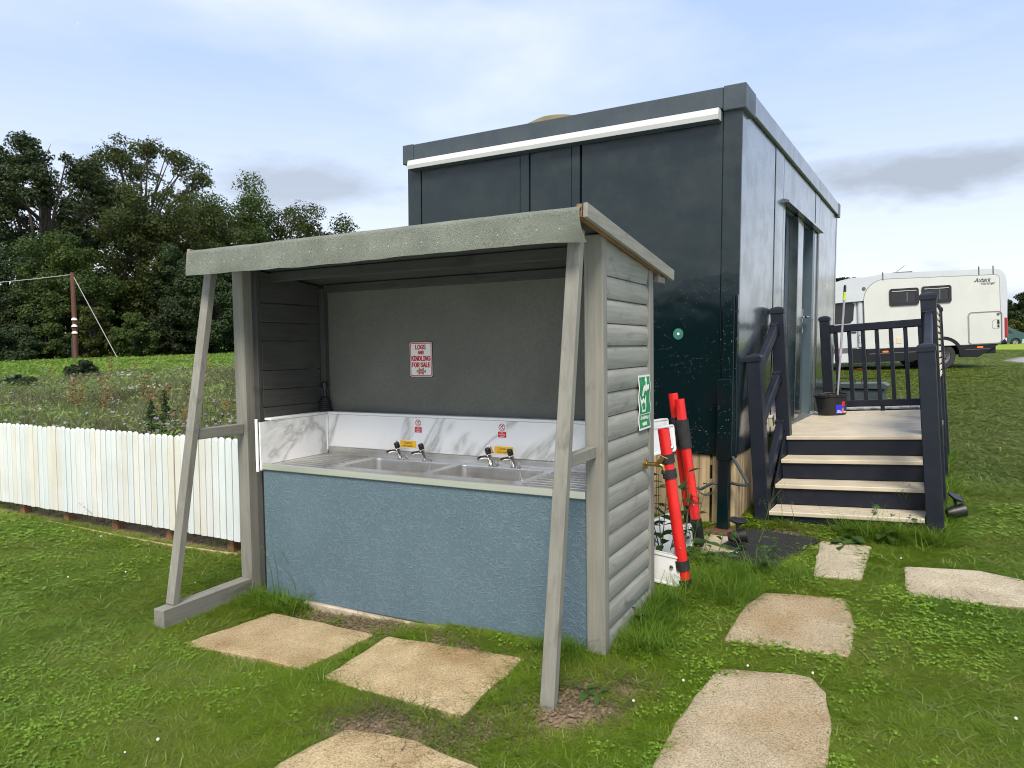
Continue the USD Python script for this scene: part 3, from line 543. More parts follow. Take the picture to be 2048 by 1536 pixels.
def felt():
    nx, prof = 140, []
    for t in np.linspace(1.07, -0.33, 14): prof.append((t, roofz(t) + 0.021))
    zc = roofz(-0.33) + 0.021 - 0.03
    for a in np.linspace(0, 1.35, 7)[1:]: prof.append((-0.33 - 0.034 * math.sin(a), zc + 0.03 * math.cos(a)))
    y0, z0 = prof[-1]
    for t in np.linspace(0, 1, 12)[1:]: prof.append((y0 - 0.006 * t, z0 - 0.137 * t))
    prof = np.array(prof); k = len(prof)
    xs = np.linspace(-2.572, 0.03, nx)
    s = np.clip((np.arange(k) - 19) / (k - 20), 0, 1)
    P = np.zeros((nx, k, 3))
    P[:, :, 0] = xs[:, None]; P[:, :, 1] = prof[:, 0]; P[:, :, 2] = prof[:, 1]
    q = np.stack([P[:, :, 0] * 3.2, P[:, :, 2] * 5, 0 * P[:, :, 0]], -1)
    n1 = meshkit.fbm(q, 4, 21) - 0.5
    low = (meshkit.fbm(np.stack([xs * 2.1, xs * 0, xs * 0], -1), 4, 5) - 0.5)
    P[:, :, 1] += -0.006 * s * (np.sin(s * 2.8)) - 0.020 * n1 * s * (1 - 0.35 * s)
    P[:, :, 2] += s ** 3 * (0.024 * low[:, None]) + 0.004 * (meshkit.fbm(q * 2, 3, 4) - 0.5)
    e = np.clip((xs - (-0.10)) / 0.13, 0, 1)
    P[:, :, 0] += (e ** 2)[:, None] * (s ** 2)[None] * 0.018
    P[:, :, 1] += (e ** 2)[:, None] * (s ** 2)[None] * 0.05
    v = P.reshape(-1, 3); i, j = np.meshgrid(np.arange(nx - 1), np.arange(k - 1), indexing='ij')
    a = (i * k + j).ravel(); f = np.concatenate([np.stack([a, a + 1, a + k + 1], -1), np.stack([a, a + k + 1, a + k], -1)])
    m = trimesh.Trimesh(v, f, process=False); n = m.vertex_normals
    v2 = np.vstack([v, v - n * 0.004]); N = len(v)
    edge = [np.arange(k), np.arange((nx - 1) * k, nx * k), np.arange(0, nx * k, k), np.arange(k - 1, nx * k, k)]
    fs = [f, f[:, ::-1] + N]
    for e_ in edge:
        fs += [np.stack([e_[:-1], e_[1:], e_[1:] + N], -1), np.stack([e_[:-1], e_[1:] + N, e_[:-1] + N], -1)]
    return trimesh.Trimesh(v2, np.vstack(fs), process=False), P
fm, FP = felt()
ft = part(sh, 'roofing_felt', fm, M_felt, smooth=60)
nails, r_ = [], np.random.default_rng(3)
x = -2.52
while x < 0.0:
    i = int((x + 2.572) / 2.602 * 139); p = FP[i, 24 + (1 if x > -1.2 else 0)]
    nails.append(lathe([(0, -0.004), (0.0036, -0.004), (0.004, 0), (0.0025, 0.0014), (0, 0.0016)], 8))
    nails[-1].apply_transform(trimesh.transformations.rotation_matrix(PI / 2, [1, 0, 0])); nails[-1].apply_translation(p + [0, -0.001, r_.normal(0, 0.003)])
    x += r_.uniform(0.075, 0.125)
part(ft, 'nail_row', nails, M_nail, label='row of pale clout nails along the front of the felt')
for xb in (0.036, -2.596):
    part(sh, 'barge_board', bar((xb + (0.011 if xb > 0 else 0), -0.335, roofz(-0.335) + 0.002), (xb + (0.011 if xb > 0 else 0), 1.10, roofz(1.10) + 0.002), 0.022, 0.066, up=(0, 0.12, 1), bev=0.002), WG['y'])
part(sh, 'barge_backing', bar((0.018, -0.338, roofz(-0.335) + 0.001), (0.018, 1.07, roofz(1.07) + 0.001), 0.026, 0.062, up=(0, 0.12, 1), bev=0.002), WB['y'])
part(sh, 'barge_backing', bar((-2.579, -0.338, roofz(-0.335) + 0.001), (-2.579, 1.07, roofz(1.07) + 0.001), 0.012, 0.062, up=(0, 0.12, 1), bev=0.002), WB['y'])
part(sh, 'purlin_end', cbox((0.0, 0.86, roofz(0.9) - 0.078), (0.028, 1.0, roofz(0.9) - 0.042), 0.002), WG['y'])
# fronts
fp = Polygon([(-2.40, -0.03), (-2.0, -0.020), (-0.85, -0.008), (-0.4, 0.0), (-0.104, 0.03), (-0.104, 0.803), (-2.40, 0.803)])
part(sh, 'front_panel', prism(fp, 0.016, ((1, 0, 0), (0, 0, 1), (0, -1, 0), (0, 0.046, 0))), M_blue)
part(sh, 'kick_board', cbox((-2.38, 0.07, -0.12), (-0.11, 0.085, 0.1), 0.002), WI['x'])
part(sh, 'base_kerb', jitter(trimesh.Trimesh(*trimesh.remesh.subdivide(*trimesh.remesh.subdivide(cbox((-2.05, 0.005, -0.16), (-0.93, 0.069, -0.022), 0.006).vertices, cbox((-2.05, 0.005, -0.16), (-0.93, 0.069, -0.022), 0.006).faces)), process=False), 0.012, 9), M_conc)
part(sh, 'base_kerb', cbox((-0.68, 0.012, -0.1), (-0.36, 0.066, -0.012), 0.006), WP['x'])
# marbled splash boards with white trim
part(sh, 'splashback', cbox((-2.396, 0.645, 0.86), (-0.03, 0.657, 1.118), 0.001), M_marble)
part(sh, 'splashback', prism([(0.012, 0.80), (0.052, 0.80), (0.064, 0.8335), (0.642, 0.8335), (0.642, 1.118), (0.012, 1.118)], 0.012, ((0, 1, 0), (0, 0, 1), (1, 0, 0), (-2.41, 0, 0))), M_marble)
part(sh, 'splash_ledge', cbox((-2.396, 0.640, 1.120), (-0.03, 0.698, 1.138), 0.003), M_white)
part(sh, 'splash_ledge', cbox((-2.459, 0.106, 1.120), (-2.399, 0.698, 1.137), 0.003), M_white)
part(sh, 'splash_trim', cbox((-2.432, -0.004, 0.79), (-2.412, 0.009, 1.139), 0.003), M_white)
part(sh, 'splash_trim', cbox((-2.399, 0.632, 0.856), (-2.388, 0.643, 1.118), 0.002), M_white)

# ------------------------------------------------------------------ the steel double sink
sk = thing('double_sink', 'long stainless steel counter with two sink bowls and ribbed drainers', 'sink', frame=SF)
zt = 0.832
b1, b2 = rrect(-1.89, 0.20, -1.26, 0.575, 0.05), rrect(-1.20, 0.20, -0.585, 0.575, 0.05)
top = sbox(-2.396, 0.03, -0.106, 0.643).union(sbox(-0.106, 0.066, -0.034, 0.643)).difference(b1).difference(b2)
part(sk, 'worktop', prism(top, 0.004, ((1, 0, 0), (0, 1, 0), (0, 0, 1), (0, 0, zt - 0.004))), M_steel)
part(sk, 'front_edge', [cbox((-2.398, 0.014, 0.806), (-0.104, 0.030, 0.850), 0.004), cbox((-2.398, 0.0305, zt - 0.002), (-0.106, 0.05, zt + 0.008), 0.004)], M_lip, smooth=30)
part(sk, 'upstand', [cbox((-2.384, 0.630, zt - 0.002), (-0.034, 0.644, 0.884), 0.003)], M_steel, smooth=30)
for bp in (b1, b2):
    outer, inner = bp.buffer(0.002), bp
    ring = np.array(bp.exterior.coords)[::-1][:-1]; c = ring.mean(0)
    lv = [(0.0, 1.0), (-0.006, 0.992), (-0.15, 0.965), (-0.172, 0.94), (-0.18, 0.88)]
    vs = np.vstack([np.column_stack([c + (ring - c) * s, np.full(len(ring), zt - 0.001 + dz)]) for dz, s in lv] + [[[c[0], c[1], zt - 0.183]]])
    n = len(ring); f = []
    for i in range(len(lv) - 1):
        for j in range(n): k = (j + 1) % n; f += [[i * n + j, (i + 1) * n + k, i * n + k], [i * n + j, (i + 1) * n + j, (i + 1) * n + k]]
    for j in range(n): f.append([(len(lv) - 1) * n + j, len(vs) - 1, (len(lv) - 1) * n + (j + 1) % n])
    bw = trimesh.Trimesh(vs, np.array(f)[:, ::-1], process=False)
    bo = part(sk, 'bowl', bw, M_steel, smooth=50)
    part(bo, 'drain', lathe([(0, 0), (0.045, 0), (0.045, 0.004), (0.03, 0.004), (0.025, -0.002), (0, -0.002)], 20, (c[0], c[1], zt - 0.18)), M_chrome, smooth=40)
    pts = [(c[0] + 0.12, 0.60, zt + 0.01), (c[0] + 0.125, 0.585, zt), (c[0] + 0.128, 0.56, zt - 0.06), (c[0] + 0.12, 0.52, zt - 0.15), (c[0] + 0.06, 0.45, zt - 0.174)]
    part(bo, 'plug_chain', tube(pts, 0.002, 5), M_chrome)
for (x0, x1) in ((-2.36, -1.96), (-0.53, -0.13)):
    n = 8
    for i in range(n):
        y = 0.14 + 0.44 * i / (n - 1)
        m = tube([(x0, y, zt - 0.0015), (x0 + 0.02, y, zt + 0.002), (x1 - 0.02, y, zt + 0.002), (x1, y, zt - 0.0015)], 0.0045, 6)
        part(sk, 'drainer_rib', m, M_steel, smooth=60)
def tap(x, y):
    t = numbered(sk, 'tap'); UsdGeom.Xform.Define(stage, t).AddTransformOp().Set(mat4((1, 0, 0), (0, 1, 0), (0, 0, 1), (x, y, zt)))
    d = unit([-0.10, -0.34, 1]); at_ = lambda s: d * s
    part(t, 'base_ring', lathe([(0, 0), (0.027, 0), (0.027, 0.006), (0.021, 0.009), (0.0, 0.009)], 16), M_chrome, smooth=40)
    part(t, 'body', [tube([at_(0.002), at_(0.085)], 0.0165, 14), tube([at_(0.085), at_(0.09)], [0.0165, 0.019], 14)], M_chrome, smooth=40)
    sp = at_(0.06)
    part(t, 'spout', tube([sp, sp + [-0.02, -0.03, 0.008], sp + [-0.035, -0.06, 0.008], sp + [-0.043, -0.078, -0.001]], [0.011, 0.0105, 0.0105, 0.0115], 12), M_chrome, smooth=40)
    part(t, 'push_button', tube([at_(0.09), at_(0.094), at_(0.122), at_(0.126)], [0.015, 0.0185, 0.0185, 0.015], 14), M_blackp, smooth=40)
for x in (-1.70, -1.50, -0.985, -0.825): tap(x, 0.603)

# ------------------------------------------------------------------ things inside the shelter
pl = thing('sink_plunger', 'black rubber sink plunger standing on the white ledge in the dark corner', 'plunger', frame=(SF[0], SF[1], SF[2], S(-2.425, 0.655, 1.138)))
prof = [(0.0, 0.0), (0.052, 0.0), (0.053, 0.006)]
for i in range(6): prof += [(0.047 - 0.002 * i, 0.012 + 0.014 * i), (0.040 - 0.002 * i, 0.019 + 0.014 * i)]
prof += [(0.03, 0.10), (0.016, 0.108), (0.0, 0.108)]
part(pl, 'bellows', lathe(prof, 24), M_black, smooth=35)
part(pl, 'handle', lathe([(0, 0.105), (0.014, 0.105), (0.013, 0.15), (0.018, 0.168), (0.027, 0.19), (0.024, 0.21), (0.008, 0.217), (0, 0.217)], 16), M_blackp, smooth=40)

def wallframe(x, y, z): return (SF[0], SF[2], -SF[1], S(x, y, z))     # signs: x right, y up, z towards the viewer
lg = thing('for_sale_sign', 'white metal sign with red lettering for logs and kindling on the grey back wall', 'sign', frame=wallframe(-1.683, 0.6995, 1.392))
part(lg, 'backing', prism(rrect(0, 0, 0.192, 0.242, 0.004), 0.003), M_signblack)
part(lg, 'plate', put(prism(rrect(0.004, 0.004, 0.188, 0.238, 0.012), 0.0016), ((1, 0, 0), (0, 1, 0), (0, 0, 1), (0, 0, 0.0025))), M_signwhite)
part(lg, 'border', put(prism(rrect(0.008, 0.008, 0.184, 0.234, 0.010).difference(rrect(0.0135, 0.0135, 0.1785, 0.2285, 0.008)), 0.001), ((1, 0, 0), (0, 1, 0), (0, 0, 1), (0, 0, 0.0042))), M_signred)
for s, x0, w, y0, h in (('LOGS', 0.052, 0.084, 0.189, 0.033), ('AND', 0.071, 0.050, 0.156, 0.025), ('KINDLING', 0.0185, 0.155, 0.111, 0.034), ('FOR SALE', 0.021, 0.15, 0.067, 0.034)):
    part(lg, 'lettering', [put(text(s, w, h), ((1, 0, 0), (0, 1, 0), (0, 0, 1), (x0 + 0.0013 * q, y0 + 0.0006 * (q % 2), 0.0042 + 0.0002 * (q + 1)))) for q in (-1, 0, 1)], M_signred)
r_ = np.random.default_rng(5)
logs = unary_union([Point(0.097 + 0.032 * math.cos(a) * q, 0.04 + 0.018 * math.sin(a) * q).buffer(0.008, quad_segs=3) for a, q in zip(np.linspace(0, 6.2, 13), np.tile([1, 0.55], 7))]).intersection(sbox(0.02, 0.018, 0.17, 0.064))
part(lg, 'log_picture', put(prism(logs, 0.001), ((1, 0, 0), (0, 1, 0), (0, 0, 1), (0, 0, 0.0042))), M_pink)
def notdrink(x, z, lab):
    w, h = 0.066, 0.098
    t = thing('not_drinking_sign', lab, 'sign', frame=wallframe(x, 0.6445, z))
    part(t, 'plate', prism(rrect(0, 0, w, h, 0.004), 0.001), M_signwhite)
    part(t, 'red_panel', put(prism(rrect(0.004, 0.004, w - 0.004, 0.042, 0.003), 0.0008), ((1, 0, 0), (0, 1, 0), (0, 0, 1), (0, 0, 0.0011))), M_signred)
    c = Point(w / 2, 0.070); ring = c.buffer(0.023, quad_segs=12).difference(c.buffer(0.0195, quad_segs=12)).union(LineString([(w / 2 - 0.0145, 0.0845), (w / 2 + 0.0145, 0.0555)]).buffer(0.0017))
    part(t, 'prohibition_ring', put(prism(ring, 0.0008), ((1, 0, 0), (0, 1, 0), (0, 0, 1), (0, 0, 0.0019))), M_signred)
    pic = unary_union([Polygon([(0.024, 0.075), (0.034, 0.081), (0.046, 0.082), (0.046, 0.077), (0.034, 0.075), (0.029, 0.072)]), sbox(0.036, 0.081, 0.040, 0.085),
                       LineString([(0.022, 0.07), (0.024, 0.0585), (0.034, 0.0585), (0.036, 0.068)]).buffer(0.0011)])
    part(t, 'tap_picture', put(prism(pic, 0.0006), ((1, 0, 0), (0, 1, 0), (0, 0, 1), (0, 0, 0.0011))), M_signblack)
    for s, x0, ww, y0, hh in (('Not', 0.024, 0.018, 0.031, 0.008), ('drinking', 0.0125, 0.042, 0.0175, 0.0105), ('water', 0.018, 0.030, 0.0075, 0.0075)):
        part(t, 'lettering', put(text(s, ww, hh, 0.0006, False), ((1, 0, 0), (0, 1, 0), (0, 0, 1), (x0, y0, 0.0019))), M_signwhite)
notdrink(-1.617, 1.012, 'red and white not drinking water sign above the left sink bowl')
notdrink(-0.965, 1.008, 'red and white not drinking water sign above the right sink bowl')
def hotwater(x, z, lab):
    t = thing('hot_water_sign', lab, 'sign', frame=wallframe(x, 0.6445, z))
    W, H = 0.195, 0.056
    part(t, 'plate', prism(rrect(0, 0, W, H, 0.003), 0.001), M_signwhite)
    part(t, 'yellow_panel', put(prism(rrect(0.056, 0.004, W - 0.004, H - 0.004, 0.002), 0.0007), ((1, 0, 0), (0, 1, 0), (0, 0, 1), (0, 0, 0.0011))), M_yellow)
    tri = Polygon([(0.006, 0.006), (0.05, 0.006), (0.028, 0.05)])
    wt = part(t, 'warning_triangle', put(prism(tri, 0.0007), ((1, 0, 0), (0, 1, 0), (0, 0, 1), (0, 0, 0.0011))), M_signblack)
    part(wt, 'triangle_face', put(prism(tri.buffer(-0.0035).difference(sbox(0.0255, 0.019, 0.0305, 0.034)).difference(sbox(0.0255, 0.0125, 0.0305, 0.016)), 0.0006), ((1, 0, 0), (0, 1, 0), (0, 0, 1), (0, 0, 0.0019))), M_yellow)
    for s, x0, ww, y0, hh in (('Caution', 0.087, 0.07, 0.030, 0.014), ('Hot water', 0.079, 0.086, 0.0095, 0.013)):
        part(t, 'lettering', put(text(s, ww, hh, 0.0006, False), ((1, 0, 0), (0, 1, 0), (0, 0, 1), (x0, y0, 0.0019))), M_signblack)
hotwater(-1.795, 0.905, 'yellow hot water caution label behind the left pair of taps')
hotwater(-1.045, 0.903, 'yellow hot water caution label behind the right pair of taps')
# green drinking water sign on the side boards (follows the bulging boards a little)
gx = (SF[1], SF[2], SF[0])
gsn = thing('drinking_water_sign', 'green drinking water sign on the outside of the grey boarded side', 'sign', frame=(SF[1], SF[2], SF[0], S(0.0035, 0.545, 1.105)))
def wavy(m): 
    v = m.vertices.copy(); v[:, 2] += 0.0025 * np.cos(v[:, 1] * 2 * PI / 0.12) ; return trimesh.Trimesh(v, m.faces, process=False)
def sub(poly, h, z):
    """A thin plate cut in horizontal strips so that it can bend."""
    b = poly.bounds; ms = []
    ys = np.linspace(b[1], b[3], max(2, int((b[3] - b[1]) / 0.012) + 1))
    for y0, y1 in zip(ys[:-1], ys[1:]):
        g = poly.intersection(sbox(b[0] - 1, y0, b[2] + 1, y1))
        for q in getattr(g, 'geoms', [g]):
            if q.geom_type == 'Polygon' and q.area > 1e-8: ms.append(prism(q, h))
    m = join(ms); m.apply_translation((0, 0, z)); return wavy(m)
GW, GH = 0.212, 0.312
part(gsn, 'plate', sub(sbox(0, 0, GW, GH), 0.002, 0), M_signwhite)
part(gsn, 'green_panel', sub(sbox(0.011, 0.011, GW - 0.011, GH - 0.011), 0.0008, 0.0021), M_green)
tp = unary_union([Polygon([(0.062, 0.192), (0.066, 0.235), (0.088, 0.252), (0.118, 0.252), (0.122, 0.262), (0.138, 0.262), (0.142, 0.252), (0.178, 0.256), (0.178, 0.226), (0.15, 0.226), (0.135, 0.214), (0.118, 0.222), (0.098, 0.222), (0.09, 0.21), (0.088, 0.192)]),
                  sbox(0.124, 0.262, 0.134, 0.276), Point(0.13, 0.284).buffer(0.016)])
gl = unary_union([LineString([(0.032, 0.192), (0.052, 0.106), (0.110, 0.106), (0.134, 0.192)]).buffer(0.0042, join_style=2, cap_style=2), sbox(0.052, 0.102, 0.110, 0.113),
                  LineString([(0.038, 0.176), (0.062, 0.160), (0.084, 0.178), (0.106, 0.162), (0.128, 0.178)]).buffer(0.0035), LineString([(0.042, 0.164), (0.062, 0.150), (0.084, 0.168), (0.106, 0.150), (0.126, 0.164)]).buffer(0.003), LineString([(0.011, 0.088), (GW - 0.011, 0.088)]).buffer(0.0018)])
part(gsn, 'tap_picture', sub(tp, 0.0006, 0.003), M_signwhite)
part(gsn, 'glass_picture', sub(gl, 0.0006, 0.003), M_signwhite)
for s, x0, w, y0, h in (('Drinking', 0.036, 0.14, 0.052, 0.027), ('water', 0.06, 0.088, 0.022, 0.021)):
    part(gsn, 'lettering', wavy(put(text(s, w, h, 0.0006, True), ((1, 0, 0), (0, 1, 0), (0, 0, 1), (x0, y0, 0.003)))), M_signwhite)
# brass tap on the outside
bt = thing('garden_tap', 'brass garden tap on the shelter side below the green sign', 'tap', frame=(SF[0], SF[1], SF[2], S(0.0, 0.668, 0.9)))
def ax(m, to):
    m = m.copy(); m.apply_transform(trimesh.geometry.align_vectors([0, 0, 1], to)); return m
part(bt, 'wall_plate', ax(lathe([(0, -0.01), (0.03, -0.01), (0.03, 0.004), (0.022, 0.009), (0, 0.009)], 18), [1, 0, 0]), M_brass, smooth=40)
part(bt, 'body', [tube([(0, 0, 0), (0.055, 0, 0), (0.085, 0, 0)], [0.012, 0.013, 0.016], 12), tube([(0.075, 0, 0), (0.1, -0.01, 0.035), (0.108, -0.013, 0.048)], [0.014, 0.013, 0.009], 12), tube([(0.085, 0, 0), (0.105, 0, -0.008), (0.112, 0, -0.03)], [0.013, 0.012, 0.011], 12)], M_brass, smooth=40)
part(bt, 'lever', bar((0.085, -0.02, 0.062), (0.14, -0.02, 0.04), 0.012, 0.006), M_brass)
part(bt, 'hose_connector', tube([(0.112, 0, -0.028), (0.112, 0, -0.034), (0.112, 0, -0.05), (0.113, 0, -0.052), (0.114, 0, -0.07)], [0.011, 0.016, 0.016, 0.009, 0.008], 12), M_blackp, smooth=40)

# ------------------------------------------------------------------ the dark cabin
BF = frame_of(math.radians(58.6), 0.0, (1.81, 5.70, 0.0))
def B(x, y, z): return BF[3] + x * BF[0] + y * BF[1] + z * BF[2]
cb = thing('cabin', 'dark blue-black flat roofed site cabin with a white rail and glossy panelled walls', 'cabin', frame=BF)
L, W, Z0, Z1, ZT = 5.72, 3.385, 0.69, 3.46, 3.632
part(cb, 'inner_shell', [cbox((-W + 0.05, 0.05, Z0), (-0.20, L - 0.04, Z1), 0.004), cbox((-W, 0.02, Z0), (-W + 0.049, L, Z1), 0.004), cbox((-W + 0.05, L - 0.039, Z0), (0, L, Z1), 0.004)], M_cab)
def fpan(x0, x1, proud=0.0, z0=Z0, z1=Z1 - 0.01): part(cb, 'front_panel', cbox((x0 + 0.003, -proud, z0), (x1 - 0.003, 0.045, z1), 0.004), M_cab)
fpan(-W, -3.212, 0.004); fpan(-3.206, -2.03); fpan(-2.03, -1.932, 0.006); fpan(-1.925, -1.493); fpan(-1.493, -1.408, 0.006); fpan(-1.396, -0.142)
part(cb, 'corner_post', cbox((-0.142, -0.006, Z0 - 0.02), (0.004, 0.026, Z1 - 0.005), 0.004), M_cab)
def span(y0, y1, proud=0.0, z0=Z0, z1=Z1 - 0.01, name='side_panel'): part(cb, name, cbox((-0.045, y0 + 0.003, z0), (proud, y1 - 0.003, z1), 0.003), M_cabs)
span(0.03, 1.285); span(1.315, 1.695, 0.004); span(1.725, 1.83, 0.0, Z0, 3.02); span(1.725, 3.69, 0.0, 3.02); span(3.72, 4.035, 0.004, 3.02); span(4.01, 4.04, 0.0, Z0, 3.02)
span(4.07, L - 0.11); span(L - 0.095, L, 0.004)
part(cb, 'door_hood', prism([(0, 0), (0.06, -0.022), (0.06, -0.042), (0.0, -0.042)], 2.36, ((1, 0, 0), (0, 0, 1), (0, -1, 0), (0.001, 4.045, 3.035))), M_cabs)
part(cb, 'door_reveal', cbox((-0.195, 1.80, Z0), (-0.047, 1.832, 3.0), 0.002), M_door)
part(cb, 'door_reveal', cbox((-0.195, 4.008, Z0), (-0.047, 4.04, 3.0), 0.002), M_door)
part(cb, 'door_lintel', cbox((-0.195, 1.80, 3.0), (-0.047, 4.04, 3.03), 0.002), M_door)
part(cb, 'door_mullion', cbox((-0.16, 2.62, Z0 + 0.03), (-0.005, 2.80, 3.0), 0.004), M_cabs)
part(cb, 'door_mullion', cbox((-0.16, 2.81, Z0 + 0.03), (-0.012, 2.98, 3.0), 0.004), M_cabs)
part(cb, 'door_frame', cbox((-0.15, 3.66, Z0 + 0.03), (-0.01, 3.80, 3.0), 0.004), M_door)
part(cb, 'door_frame', cbox((-0.15, 3.81, Z0 + 0.03), (-0.014, 4.006, 3.0), 0.004), M_cabs)
for y0, y1 in ((1.835, 2.615), (2.985, 3.655)):
    d = part(cb, 'door', cbox((-0.165, y0, Z0 + 0.035), (-0.125, y1, 2.995), 0.003), M_door)
    part(d, 'door_stile', cbox((-0.126, y1 - 0.16, Z0 + 0.036), (-0.10, y1 - 0.004, 2.99), 0.003), M_door)
    if y0 > 2.9:
        part(d, 'handle_plate', cbox((-0.100, y1 - 0.105, 1.72), (-0.09, y1 - 0.055, 2.02), 0.004), M_chrome)
        part(d, 'handle', [tube([(-0.09, y1 - 0.08, 1.92), (-0.03, y1 - 0.08, 1.92), (-0.03, y1 - 0.28, 1.915)], 0.013, 10)], M_chrome, smooth=40)
    else:
        part(d, 'spy_roundel', ax(lathe([(0, 0), (0.05, 0), (0.045, 0.01), (0, 0.012)], 16, (0, 0, 0)), [1, 0, 0]).apply_translation((-0.124, y0 + 0.16, 2.5)), M_fasc, smooth=40)
part(cb, 'threshold', cbox((-0.165, 1.833, Z0 + 0.002), (0.03, 4.007, Z0 + 0.034), 0.003), M_lip)
# fascia with corner pieces, white rail, roof, skylight
part(cb, 'fascia', cbox((-W + 0.10, -0.030, Z1), (-0.142, 0.02, ZT - 0.006), 0.006), M_fasc)
part(cb, 'fascia', cbox((-0.14, -0.034, Z1 - 0.022), (0.038, 0.30, ZT), 0.006), M_fasc)
part(cb, 'fascia', cbox((-W - 0.04, -0.034, Z1 - 0.022), (-W + 0.098, 0.30, ZT), 0.006), M_fasc)
for y0, y1 in ((0.303, 2.02), (2.024, 3.85), (3.854, L - 0.16)): part(cb, 'fascia', cbox((-0.01, y0, Z1), (0.034, y1, ZT - 0.006), 0.006), M_fascs)
part(cb, 'fascia', cbox((-0.03, L - 0.157, Z1 - 0.02), (0.038, L + 0.03, ZT), 0.006), M_fasc)
part(cb, 'fascia', cbox((-W - 0.034, 0.303, Z1), (-W + 0.01, L + 0.03, ZT - 0.006), 0.006), M_fasc)
part(cb, 'roof', cbox((-W + 0.012, 0.022, Z1 + 0.002), (-0.012, L + 0.02, ZT - 0.05), 0.004), M_fasc)
wr = prism([(-0.008, 0), (-0.09, 0.0), (-0.102, 0.034), (-0.088, 0.085), (-0.008, 0.085)], 3.15, ((0, 1, 0), (0, 0, 1), (1, 0, 0), (-3.31, -0.0, 3.368)))
part(cb, 'white_rail', wr, M_alum)
part(cb, 'rail_underside', prism([(-0.012, -0.012), (-0.085, -0.004), (-0.085, -0.001), (-0.012, -0.001)], 3.14, ((0, 1, 0), (0, 0, 1), (1, 0, 0), (-3.305, -0.0, 3.368))), M_fasc)
dm = trimesh.creation.icosphere(4, 1.0); dm = dm.slice_plane([0, 0, 0], [0, 0, 1], cap=True) if False else dm
dv = dm.vertices * [0.56, 0.5, 0.385]; dm = trimesh.Trimesh(dv, dm.faces, process=False)
part(cb, 'skylight_dome', jitter(dm, 0.015, 6).apply_translation((-2.13, 0.95, ZT - 0.045)), M_moss, smooth=True)
part(cb, 'skylight_kerb', cbox((-2.88, 0.3, ZT - 0.06), (-1.38, 1.6, ZT - 0.02), 0.01), M_fasc)
sc = ax(lathe([(0, -0.004), (0.043, -0.004), (0.045, 0.001), (0.02, 0.003), (0.0, 0.003)], 18), [0, -1, 0])
ps = part(cb, 'filled_hole', jitter(sc, 0.012, 30).apply_translation((-0.489, -0.002, 1.676)), pmat('green_filler', (0.02, 0.13, 0.09), (0.03, 0.17, 0.12), (30, 30, 30), rough=0.6))
part(ps, 'hole_plug', ax(lathe([(0, 0), (0.012, 0), (0.010, 0.004), (0, 0.005)], 10), [0, -1, 0]).apply_translation((-0.489, -0.0045, 1.676)), M_white)
# corner leg and its crank
lgp = part(cb, 'leg_housing', cbox((-0.10, -0.075, 1.30), (-0.012, -0.007, 1.98), 0.004), M_cab)
part(cb, 'leg_rack', [cbox((-0.009, -0.066, 1.22), (0.012, -0.03, 1.98), 0.003)] + [cbox((0.0125, -0.055, 1.30 + 0.09 * i), (0.0145, -0.041, 1.32 + 0.09 * i), 0.0005) for i in range(7)], M_cab)
part(cb, 'leg_housing', cbox((-0.13, -0.105, 0.66), (-0.006, -0.010, 1.31), 0.004), M_cab)
part(cb, 'jack_leg', cbox((-0.118, -0.10, 0.10), (-0.03, -0.014, 0.665), 0.006), M_cab)
part(cb, 'jack_foot', jitter(cbox((-0.20, -0.20, 0.045), (0.02, 0.05, 0.10), 0.006), 0.004, 9), M_pole)
hl = part(cb, 'crank_handle', tube([(-0.04, -0.02, 0.47), (0.05, -0.10, 0.475), (0.115, -0.12, 0.48), (0.125, -0.12, 0.50), (0.0, -0.11, 0.70)], 0.0125, 8), M_fasc, smooth=40)
part(cb, 'lock_arm', tube([(-0.115, -0.06, 0.46), (-0.17, -0.07, 0.46), (-0.26, -0.06, 0.40), (-0.30, -0.05, 0.40)], 0.012, 8), M_fasc, smooth=40)
ch = []
for i in range(22):
    t = i / 21; p = np.array([-0.285 + 0.17 * t, -0.075, 0.395 - 0.30 * t * (1 - t) * 2.0 * 0.42 + 0.06 * t])
    m = trimesh.creation.torus(0.0085, 0.0022, major_sections=8, minor_sections=4); m.apply_transform(trimesh.transformations.rotation_matrix(PI / 2 * (i % 2), [1, 0, 0])); m.apply_translation(p); ch.append(m)
part(cb, 'lock_chain', ch, M_fasc)
# pale timber skirting under the cabin
skt = thing('timber_skirting', 'pale raw timber palings closing the gap beneath the dark cabin', 'skirting', frame=BF)
r_ = np.random.default_rng(11)
x = -0.015
k = 0
while x > -1.35:
    w = r_.uniform(0.085, 0.125)
    part(skt, 'paling', cbox((x - w, 0.03 + r_.uniform(0, 0.008), 0.02), (x, 0.052, 0.684 - r_.uniform(0, 0.012)), 0.003), WP['z']); x -= w + (0.022 if k % 3 == 1 else 0.005); k += 1
for y0, y1 in ((0.055, 0.13), (0.135, 0.235), (0.24, 0.32), (0.33, 0.43), (0.44, 0.53), (0.54, 0.63), (0.64, 0.75), (0.76, 0.85)):
    part(skt, 'paling', cbox((-0.035 - r_.uniform(0, 0.006), y0, 0.05), (-0.012, y1, 0.684 - r_.uniform(0, 0.02)), 0.003), WP['z'])
part(skt, 'rail', bar((-1.35, 0.08, 0.43), (-0.05, 0.08, 0.43), 0.045, 0.07), WP['x'])
part(skt, 'rail', bar((-1.35, 0.08, 0.62), (-0.05, 0.08, 0.62), 0.045, 0.07), WP['x'])

